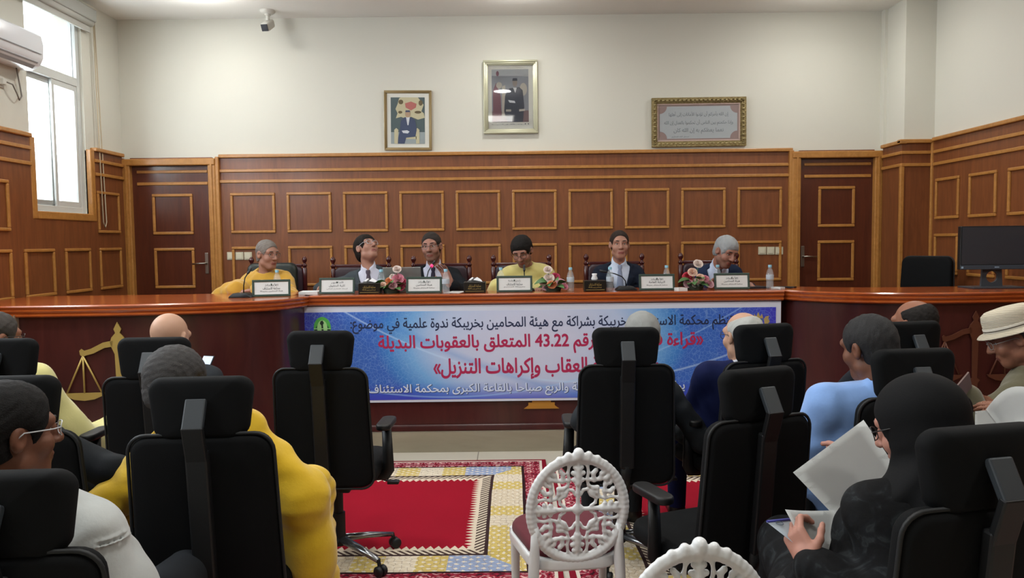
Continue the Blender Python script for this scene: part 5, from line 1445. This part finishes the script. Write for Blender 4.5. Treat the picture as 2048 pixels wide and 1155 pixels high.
LBL = [('left', 637, 3.66, -.03, 'empty black office chair with headrest, alone on the red rug side of the aisle'),
       ('bald', 302, 3.47, .04, 'black office chair of the bald man looking at a phone'),
       ('far', -6, 3.50, .0, 'black office chair of the seated man in a pale yellow robe'),
       ('yellow', 396, 2.40, .07, 'black office chair holding the curly grey haired man in bright yellow'),
       ('suit', 4, 2.46, .05, 'black office chair behind the head of the young man with glasses'),
       ('denim', -18, 1.68, .05, 'black office chair of the man in white denim, nearest of all'),
       ('white', 1254, 3.66, .0, 'black office chair of the white haired man in a dark grey suit'),
       ('navy', 1536, 3.74, .28, 'black office chair of the white haired man in the navy suit'),
       ('empty', 1528, 2.75, .38, 'empty black office chair between the white chairs and the man in light blue'),
       ('blue', 1838, 2.84, .12, 'black office chair of the man in the light blue shirt'),
       ('glasses', 1832, 3.78, .22, 'black office chair of the balding man with glasses'),
       ('woman', 1985, 1.74, .22, 'black office chair of the woman in the black headscarf'),
       ('hat', 2150, 3.35, .5, 'black office chair of the man in the straw hat'),
       ('reader', 2330, 2.55, .4, 'black office chair of the person reading a white booklet')]
oc0 = office_chair(LBL[0][4])
for i, (k, px, Y, rz, lb) in enumerate(LBL):
    # the headrest is seen in column px; it sits .27 m behind the column of the chair
    hx = at(px, 483+.51/Y*F, Y).x; off = .29
    p = (hx-math.sin(rz)*off, Y+math.cos(rz)*off, (.0 if Y < 1.5 else .009))
    if i == 0: oc = oc0; oc.location = p; oc.rotation_euler = (0, 0, rz)
    else: oc = dup(oc0, p, rz, lb)
    if k in ('denim', 'woman', 'empty'):                       # seats set lower on their gas columns
        for ch in oc.children:
            if ch.name.split('.')[0] not in ('base_leg', 'caster', 'gas_column'): ch.location.z -= {'denim': .085, 'woman': .022, 'empty': .05}[k]
    OC[k] = (oc, p, rz)
grn = mat('dark_green_leather', '#1B2420', .4)
g = office_chair('dark green padded chair under the person in mustard yellow', .06, False, grn); g['group'] = 'padded chairs behind the bench'; g.location = ((549-1024)/F*7.25, 7.03, .42); g.rotation_euler = (0, 0, PI+.1)
g2 = office_chair('black padded chair standing alone behind the far wing by the monitor', .06, False); g2['group'] = 'padded chairs behind the bench'; g2.location = (3.62, 6.95, .42); g2.rotation_euler = (0, 0, PI-.9)

# ------------------------------------------------------------------ white chairs with pierced oval backs
wpl = mat('white_glossy_plastic', '#DADDDF', .3, coat=.2); redv = mat('dark_red_velvet', '#560D1E', .85, sheen=.08)
def white_chair(label):
    c = thing('banquet_chair', label, 'chair', (0, 0, 0), 0, 'white chairs with oval backs')
    rx, rz_, cz = .187, .208, .644
    M = lambda x, z, y=0: V3(x, y-.19-.10*(z-.46), z)
    pr = []
    N = 64
    for k in range(N):
        a, b = 2*PI*k/N, 2*PI*(k+1)/N
        for (s, r, dy) in ((1.0, .0105, 0), (.955, .009, -.004), (.91, .0085, .002)):
            pr.append(rc(M(rx*s*math.cos(a), cz+rz_*s*math.sin(a), dy), M(rx*s*math.cos(b), cz+rz_*s*math.sin(b), dy), r, k=.006))
    # scalloped crest
    for (a, r, o_) in ((90, .020, .012), (78, .014, .008), (102, .014, .008), (67, .012, .006), (113, .012, .006), (57, .009, .004), (123, .009, .004)):
        q = math.radians(a); pr.append(rc(M(rx*math.cos(q), cz+(rz_+o_)*math.sin(q)), M(rx*math.cos(q), cz+(rz_+o_*.2)*math.sin(q)), r, k=.006))
    sx, sz = rx*.90, rz_*.90
    def st(pts, r0, r1=None):
        r1 = r0 if r1 is None else r1; n = len(pts)
        for i in range(n-1):
            ra = r0+(r1-r0)*i/(n-1); rb_ = r0+(r1-r0)*(i+1)/(n-1)
            for q in range(4):
                for mx in (1, -1):
                    def tr(p):
                        x, z = p[0]*mx, p[1]
                        for _ in range(q): x, z = z, -x
                        return M(x*sx, cz+z*sz)
                    if mx == -1 and abs(pts[i][0])+abs(pts[i+1][0]) < 1e-6: continue
                    pr.append(rc(tr(pts[i]), tr(pts[i+1]), ra*.165, rb_*.165, k=.004))
    st([(0, .0), (0, .35), (0, .55)], .045, .055); st([(0, .55), (0, .70), (0, .84)], .085, .075); st([(0, .84), (0, .97)], .06, .05)
    for p in ((.10, .62), (.115, .76), (.075, .88)): st([(0, p[1]-.05), p], .05, .055)
    st([(.0, .98), (.12, .97), (.21, .90), (.235, .76), (.20, .62), (.235, .5), (.33, .44)], .036)
    st([(.235, .62), (.36, .60), (.50, .62), (.64, .64)], .042, .05); st([(.64, .64), (.70, .70)], .065, .06); st([(.36, .60), (.34, .74), (.40, .80)], .05, .055); st([(.50, .62), (.53, .73), (.58, .75)], .045, .05)
    st([(.06, .30), (.12, .40), (.22, .42), (.30, .36), (.30, .30)], .036, .036); st([(.30, .36), (.44, .34), (.44, .44)], .04, .05); st([(.30, .30), (.36, .26)], .05, .05)
    pr.append(el(M(0, cz), V3(.022, .012, .022), None, .006))
    sdf_obj('chair_back', pr, .0034, [wpl], c)
    for s in (-1, 1):
        bm = BM(); tube(bm, [M(s*.163, .58), M(s*.162, .50), M(s*.165, .44), (s*.172, -.19, .30), (s*.178, -.20, .15), (s*.185, -.235, .0)], [.014, .018, .022, .02, .018, .014], 10); obj('leg', bm, wpl, c, True)
        bm = BM(); lathe(bm, [(.0, 0), (.013, 0), (.014, .03), (.018, .25), (.02, .38), (.024, .40), (.024, .44), (.0, .44)], 12, Matrix.Translation((s*.19, .19, 0))); obj('leg', bm, wpl, c, 50)
    bm = BM(); slab(bm, rrect(.44, .44, .12, 6, .38), .05, .012, Matrix.Translation((0, .02, .425)) @ Matrix.Rotation(PI/2, 4, 'X') @ Matrix.Scale(-1, 4, (0, 0, 1))); obj('seat_frame', bm, wpl, c, True)
    bm = BM(); slab(bm, rrect(.425, .42, .12, 6, .365), .055, .027, Matrix.Translation((0, .02, .465)) @ Matrix.Rotation(PI/2, 4, 'X') @ Matrix.Scale(-1, 4, (0, 0, 1))); obj('seat_cushion', bm, redv, c, True)
    return c
em = OC['empty'][0]
bm = BM(); box(bm, (0, 0, 0), (.05, .003, .045), 0, M=Matrix.Translation((.02, -.262, .50)) @ Matrix.Rotation(.10, 4, 'X')); obj('label_patch', bm, mat('grey_label', '#5A5E60', .5), em)
w1 = white_chair('white chair whose whole pierced oval back and dark red seat show')
w1.location = ((1153-1024)/F*2.86-.025, 2.86+.21, .009); w1.rotation_euler = (0, 0, .12)
w2 = dup(w1, ((1395-1024)/F*1.98-.01, 1.98+.21, .009), .06, 'white chair with only the top of its pierced oval back showing, nearest one')
# ------------------------------------------------------------------ the people in the hall, seen from behind
def hp(px, py, Y): return tuple(at(px, py, Y))
D = math.radians
def seat_of(k, fwd=.03, side=0.0):
    _, p, rz = OC[k]
    return (p[0]-math.sin(rz)*fwd+math.cos(rz)*side, p[1]+math.cos(rz)*fwd+math.sin(rz)*side, .54)
SKB = ('pale', '#B58F78', '#8E5A4E', '#9A7C6A'); SKC = ('warm', '#8A5D48', '#6F4036', '#70513F'); SKD = ('brown', '#6E4837', '#55302A', '#5A3D30')
# the bald man looking at a phone
h = hp(341, 676, 3.86); s = seat_of('bald', .08, .05)
pb = person('bald person in a dark suit in the front row, looking down at a phone', s, h, 0, (D(-12), D(-14), 0), {'R': hp(408, 752, 4.2), 'L': hp(330, 790, 4.15)}, 'suit', '#2A2E33', skin=SKB, hh=.006, cut_front=False, seed=21, eyes=False, hs=1.04, wide=1.18, poles={'R': (.6, -.3, -.8)})
ph = obj('mobile_phone', (lambda bm: (box(bm, (0, 0, 0), (.075, .010, .15), .006), bm)[1])(BM()), [blk]); ph.location = hp(409, 735, 4.24); ph.rotation_euler = (D(-35), 0, D(-20))
tag(ph, 'phone held up by the bald person in the front row', 'phone')
o = obj('screen', (lambda bm: (boxb(bm, -.033, .033, -.0062, -.0052, -.068, .068), bm)[1])(BM()), [mat('lit_phone_screen', '#8E98B4', .2, emit=('#9FB0D8', .5))], ph)
# the man in the pale yellow robe at the edge
h = hp(-6, 676, 3.82); s = seat_of('far', .08, -.0)
person('person in a pale yellow robe at the hall edge beside the brass scales', s, h, 0, (D(-35), D(-6), 0), {'R': hp(182, 892, 4.08), 'L': hp(-60, 850, 4.1)}, 'robe', '#C9C384', skin=SKC, hair='short', hairc='#3A3633', hth=.008, specs='#2A2A2C', hh=.007, seed=22, eyes=True, hs=1.05, wide=1.08, poles={'R': (.45, -.3, -.9)}, lean_sh=-.02)
# the curly grey haired man in bright yellow
h = hp(354, 768, 2.70); s = seat_of('yellow', .10, .02)
def sleeve_fold(P, T, R, sh, elb, wr, Nk):
    e, w = elb[1], wr[1]
    return [rc(e+V3(.0, .02, -.03), e+V3(.03, .04, -.24), .085, .07, .09), rc(e+V3(.03, .02, -.2), e+V3(.04, .0, -.46), .065, .05, .09)]
py_ = person('person with curly grey hair in a bright yellow robe', s, h, 0, (D(-14), D(-10), 0), {'R': (hp(596, 1020, 2.88)), 'L': hp(254, 1016, 2.80)}, 'robe', '#C9A520', skin=SKC, hair='short', hairc='#3B3A3A', hth=.015, specs='#22252A', hh=.006, hg=.0075, seed=23, eyes=True, hs=1.02, wide=1.27, detail=sleeve_fold, lean_sh=.0,
       poles={'R': (.75, -.3, -.6), 'L': (-.6, -.1, -.5)}, hand_pose={'R': dict(curl=.7, h=.005), 'L': dict(curl=.7, h=.005)})
# the young man in white denim at the near edge
h = hp(20, 866, 1.97); s = seat_of('denim', .07, .0)
def seams(P, T, R, sh, elb, wr, Nk):
    o = []; c = sh[1]; ax = nrm(elb[1]-sh[1]); a = nrm(np.cross(ax, V3(0, 1, 0))); b = np.cross(ax, a)
    for off, rr in ((.015, .083), (.028, .083)):
        for k in range(24):
            p, q = 2*PI*k/24, 2*PI*(k+1)/24
            o.append(rc(c+ax*off+(a*math.cos(p)+b*math.sin(p))*rr, c+ax*off+(a*math.cos(q)+b*math.sin(q))*rr, .004, k=.004))
    m_ = lambda t_: Nk+(sh[1]-Nk)*t_+V3(0, -.03, .062)
    for i in range(8): o.append(rc(m_(.25+i*.1), m_(.35+i*.1), .004, k=.004))
    return o
pdn = person('person with short black hair, glasses and a white denim jacket, nearest of all', s, h, 0, (D(-38), D(-4), D(0)), {'R': (-.99, 2.20, .57), 'L': (-1.5, 2.25, .66)}, 'denim', '#AEB3B2', '#23262A', skin=SKD, hair='low', hairc='#0F0E0E', hth=.012, specs='#B8BCC0', hh=.0045, hg=.007, seed=24, eyes=True, hs=1.04, wide=1.04, poles={'R': (.2, -.4, -1)}, detail=seams, lean_sh=-.07)
# black suited man in the second row, head hidden
h = hp(12, 835, 2.84); s = seat_of('suit', .10, .02)
person('person in a black suit whose head is hidden behind the young man with glasses', s, h, 0, (D(-20), D(-30), 0), {'R': hp(252, 1020, 2.86), 'L': hp(60, 1000, 2.95)}, 'suit', '#14171A', skin=SKC, hair='short', hairc='#1A1816', hth=.008, cut_front=False, hh=.008, seed=25, eyes=False, wide=1.18, poles={'R': (.9, -.2, -.3)}, neckfwd=.4, hand_pose={'R': dict(curl=.6)})
sh_ = obj('paper_sheet', (lambda bm: (boxb(bm, -.075, .075, -.1, .1, 0, .002), bm)[1])(BM()), [paper]); sh_.location = hp(247, 1034, 2.86); sh_.rotation_euler = (D(25), D(-35), D(-35)); tag(sh_, 'white paper held between the black suit and the bright yellow sleeve', 'paper')
# white haired man in dark grey
h = hp(1283, 673, 4.0); s = seat_of('white', .09, .03)
person('person with cropped white hair in a dark grey suit, front row, facing the banner', s, h, 0, (D(4), D(-4), 0), {'R': hp(1352, 862, 4.2), 'L': hp(1160, 832, 4.02)}, 'suit', '#23272B', skin=SKB, hair='high', hairc='#8C8E8C', hth=.008, cut_front=False, hh=.007, seed=26, eyes=False, hs=1.05, wide=1.08, poles={'L': (-.5, -.4, -.7), 'R': (.6, -.3, -.7)})
# white haired man in navy
h = hp(1484, 672, 4.04); s = seat_of('navy', .09, -.04)
person('person with thinning white hair in a navy blue suit, front row', s, h, 0, (D(22), D(-5), 0), {'L': hp(1420, 880, 4.3), 'R': hp(1540, 860, 4.3)}, 'suit', '#161F4A', '#C9CFDA', skin=SKB, hair='balding', hairc='#A9ABA8', hth=.009, cut_front=False, hh=.006, seed=27, eyes=False, hs=1.05, wide=1.1, poles={'L': (-1, -.2, -.3)}, specs='#2A2A2E')
pn = obj('paper_sheet', (lambda bm: (boxb(bm, -.1, .1, -.14, .14, 0, .003), bm)[1])(BM()), [paper]); pn.location = hp(1385, 835, 4.45); pn.rotation_euler = (D(55), D(10), D(30)); tag(pn, 'white paper held in the lap of the person in navy, front row', 'paper')
# balding man with glasses
h = hp(1826, 648, 4.08); s = seat_of('glasses', .09, -.0)
person('balding person with dark hair at the back of the head and glasses, front row', s, h, 0, (D(34), D(-6), 0), None, 'suit', '#22262C', skin=SKC, hair='balding', hairc='#1C1917', hth=.008, cut_front=False, hh=.006, seed=28, eyes=False, hs=1.05, specs='#6A5A40')
# man in the light blue shirt
h = hp(1737, 694, 3.06); s = seat_of('blue', .10, -.1)
person('person with cropped dark hair in a light blue short sleeved shirt leaning to one side', s, h, 0, (D(26), D(-12), D(-5)), {'L': hp(1668, 935, 3.3), 'R': hp(1850, 930, 3.3)}, 'shirt', '#7FA3DA', '#2B3550', skin=SKD, hair='short', hairc='#2A2A2B', hth=.006, hh=.0055, hg=.007, seed=29, eyes=False, hs=1.04, wide=1.2, sleeve=.9, poles={'L': (-.8, -.2, -.9)}, neckfwd=.3)
# man in the straw hat
h = hp(2026, 676, 3.42); s = (hp(2075, 900, 3.45)[0], 3.45, .54)
ph_ = person('person in a straw hat and olive jacket bending over what is in the hands', s, h, D(25), (D(42), D(-24), 0), {'L': hp(1934, 790, 3.3), 'R': hp(1985, 812, 3.35)}, 'denim', '#5E5A44', '#2C2E2C', skin=SKC, hair='ring', hairc='#4A4744', hth=.006, hh=.006, hg=.008, seed=30, eyes=True, hs=.95, specs='#8E8A84', wide=1.05, neckfwd=.4, hand_pose={'L': dict(d=(-.6, .5, .1), n=(.3, .2, -1), curl=.7, h=.005)})
HR, Hd = ph_['HR'], ph_['Hd']
MH = Matrix.Translation(Vector(Hd+HR@V3(0, -.012, .046))) @ Matrix(HR.tolist()).to_4x4() @ Matrix.Rotation(D(4), 4, 'X') @ Matrix.Scale(.92, 4)
bm = BM(); lathe(bm, [(.0, .0), (.100, .0), (.104, .02), (.102, .06), (.096, .085), (.08, .098), (.04, .104), (.0, .104)], 36, MH @ Matrix.Diagonal((.94, 1.12, 1, 1)))
lathe(bm, [(.098, -.004), (.13, -.010), (.137, -.016), (.139, -.013), (.13, -.004), (.10, .006)], 36, MH @ Matrix.Diagonal((.96, 1.12, 1, 1)))
stw = mat('woven_straw', '#B9B09C', .85); t = NT(stw)
wv = t.n('ShaderNodeTexWave', wave_type='BANDS', bands_direction='Z'); t.set(wv, 'Vector', t.obj()); t.set(wv, 'Scale', 45.0); t.bump(wv.outputs['Fac'], .5, .004)
hat = obj('straw_hat', bm, stw, ph_['root'], 50); hat['label'] = 'cream woven straw hat with a short brim'
bm = BM(); lathe(bm, [(.1055, .004), (.1065, .006), (.1065, .026), (.1055, .028)], 36, MH @ Matrix.Diagonal((.94, 1.12, 1, 1))); obj('hat_band', bm, mat('pale_hat_band', '#C6C0B2', .6), hat)
bm = BM(); lathe(bm, [(.1068, .012), (.1074, .013), (.1074, .016), (.1068, .017)], 36, MH @ Matrix.Diagonal((.94, 1.12, 1, 1))); obj('hat_stripe', bm, mat('dark_hat_stripe', '#4A4238', .6), hat)
w_ = obj('folded_leaflet', (lambda bm: (boxb(bm, -.05, .05, -.003, .003, -.08, .08), bm)[1])(BM()), [mat('brown_leaflet', '#7A6660', .6)]); w_.location = hp(1928, 783, 3.24); w_.rotation_euler = (D(20), D(-40), D(20)); tag(w_, 'small brownish leaflet in the hand of the person in the straw hat', 'leaflet')
# the woman in black
h = hp(1836, 850, 1.98); s = seat_of('woman', .10, -.06)
def veil(P, T, R, sh, elb, wr, Nk): return []
pw = person('person in a black headscarf and black patterned dress holding papers', s, h, D(-14), (D(56), D(-22), 0), {'L': hp(1624, 1132, 1.93), 'R': hp(1735, 975, 2.34)}, 'robe', '#0E1012', skin=('fair', '#A8796A', '#86504A', '#946C5E'), hh=.005, hg=.0065, seed=31, eyes=True, hs=1.0, wide=1.08, loose=.5, twist=D(24), poles={'L': (-.35, -.3, -1)}, specs='#17181A', neckfwd=.3,
       hand_pose={'L': dict(d=(-.25, .55, .6), n=(.75, .35, -.2), curl=1.25, thumb=.9, s=.88, h=.0035), 'R': dict(curl=.6)})
Hd, HR, Nk, sh_p, th_ = pw['Hd'], pw['HR'], pw['Nk'], pw['sh'], nrm(pw['T'])
TT = lambda x, y, z: Hd+HR@V3(x, y, z)
sc = [el(TT(0, -.020, .028), V3(.094, .116, .104), HR, .03), el(TT(0, -.005, -.055), V3(.084, .092, .088), HR, .04), rc(TT(0, -.03, -.08), Nk+th_*.02, .082, .105, .06), rc(Nk, sh_p[-1]*.75+Nk*.25-th_*.02, .095, .075, .06), rc(Nk, sh_p[1]*.75+Nk*.25-th_*.02, .095, .075, .06), rc(Nk+th_*.0, Nk-th_*.22-pw['R'][:, 1]*.10, .09, .06, .06)]
def fold(P):
    q = (P-Hd.astype(f32))@HR.astype(f32)
    return .0035*np.sin(q[:, 2]*75+q[:, 1]*40+1.5*np.sin(q[:, 0]*25))*np.clip((-.02-q[:, 2])*12, 0, 1)
sc.append(fn(fold, 0, 'm'))
sc.append(el(TT(0, .115, -.018), V3(.060, .075, .085), HR, .015, 's')); sc.append(rc(TT(0, .0, -.02), TT(0, .06, -.03), .068, .06, .01, 's')); sc.append(rc(TT(0, -.016, .02), TT(0, -.01, .02), .080, .080, .004, 's'))
scm = mat('black_scarf_cloth', '#0C0D0F', .8, spec=.2, bump=(200, .15, .002))
scf = sdf_obj('headscarf', sc, .006, [scm], pw['root'])
# floral pattern of her dress
dm = bpy.data.materials['cloth_robe_0E1012']; t = NT(dm)
nz = t.noise(t.obj(), 11, 3, .55, 1.8)
t.color(t.ramp(nz, [(.45, '#0B0C0E'), (.56, '#131518'), (.62, '#24282A'), (.72, '#15171A')]))
# the papers she holds
def leafsheet(name, label, P4, m=paper, th=.0012, cat='paper', bend=0):
    a, b, c, d = [Vector(p) for p in P4]; bm = BM(); N = 8; g = []
    nn = (b-a).cross(d-a).normalized()
    o0 = (a+b+c+d)/4
    for i in range(N+1):
        row = []
        for j in range(N+1):
            u_, v_ = i/N, j/N
            p = a*(1-u_)*(1-v_)+b*u_*(1-v_)+c*u_*v_+d*(1-u_)*v_
            row.append(bm.verts.new(p+nn*bend*math.sin(PI*u_)-o0))
        g.append(row)
    for i in range(N):
        for j in range(N): bm.faces.new((g[i][j], g[i+1][j], g[i+1][j+1], g[i][j+1])).smooth = True
    bmesh.ops.solidify(bm, geom=bm.faces[:], thickness=th)
    o = obj(name, bm, [m]); o.location = o0
    return tag(o, label, cat)
leafsheet('paper_sheet', 'large blank white sheet held up before the woman in the headscarf', [hp(1586, 944, 2.13), hp(1727, 839, 2.2), hp(1800, 945, 2.14), hp(1668, 1030, 2.07)], bend=.006)
leafsheet('paper_page', 'curled white page lifted by the hand of the woman in the headscarf', [hp(1570, 1018, 2.02), hp(1675, 1019, 2.06), hp(1655, 1112, 1.97), hp(1618, 1108, 1.95)], bend=.008)
bk = leafsheet('booklet', 'printed booklet with a blue spine in the hand of the woman in the headscarf', [hp(1533, 1043, 2.02), hp(1640, 1033, 2.08), hp(1650, 1090, 2.0), hp(1588, 1086, 1.97)], mat('printed_page', '#BFCBD4', .6), .004, 'booklet')
o = bk
bm = BM(); a = Vector(hp(1534, 1042, 2.021))-o.location; b = Vector(hp(1600, 1035.5, 2.055))-o.location
tube(bm, [a, b], .0035, 8); obj('spine', bm, mat('violet_blue_spine', '#3A3C8E', .5), bk)
bm = BM(); c = Vector(hp(1559, 1046, 2.022))-o.location; X_ = (b-a).normalized(); Y_ = (Vector(hp(1588, 1086, 1.97))-Vector(hp(1533, 1043, 2.02))).normalized(); Z_ = X_.cross(Y_).normalized()
tube(bm, [c+X_*.010*math.cos(2*PI*k/16)+Y_*.007*math.sin(2*PI*k/16)-Z_*.001 for k in range(16)], .0010, 5, True)
for k in range(3): tube(bm, [c+X_*(.02+.003*k)+Y_*(.012+.006*k)-Z_*.002, c+X_*(.05+.003*k)+Y_*(.012+.006*k)-Z_*.002], .0007, 5)
obj('logo', bm, mat('grey_print_ink', '#4F5E70', .6), bk)
# the reader past the edge of the picture
s = seat_of('reader', .1, 0); h = hp(2235, 700, 2.9)
person('person in a lavender shirt at the hall edge reading a white booklet', s, h, D(10), (D(20), D(-20), 0), {'L': hp(2062, 856, 2.78), 'R': hp(2140, 870, 2.8)}, 'shirt', '#6F74A8', '#2A2C38', skin=SKC, hair='short', hairc='#1A1817', hth=.008, hh=.008, hg=.009, seed=33, eyes=False, sleeve=1.0)
rbk = leafsheet('open_booklet', 'open white booklet with a curved page at the hall edge', [hp(1950, 822, 2.78), hp(1990, 818, 2.86), hp(2006, 862, 2.72), hp(1950, 872, 2.64)], paper, .002, 'booklet')
bm = BM(); N = 10; g = []
A_, B_, C_, D_ = Vector(hp(1972, 818, 2.82)), Vector(hp(2062, 775, 2.74)), Vector(hp(2080, 850, 2.66)), Vector(hp(2006, 864, 2.72))
for i in range(N+1):
    u_ = i/N; row = []
    for j in range(5):
        v_ = j/4; p = A_*(1-u_)*(1-v_)+B_*u_*(1-v_)+C_*u_*v_+D_*(1-u_)*v_
        row.append(bm.verts.new(p+Vector((0, .01, .034))*math.sin(PI*u_)*(1-v_*.6)-rbk.location))
    g.append(row)
for i in range(N):
    for j in range(4): bm.faces.new((g[i][j], g[i+1][j], g[i+1][j+1], g[i][j+1])).smooth = True
bmesh.ops.solidify(bm, geom=bm.faces[:], thickness=.002); obj('page', bm, paper, rbk)
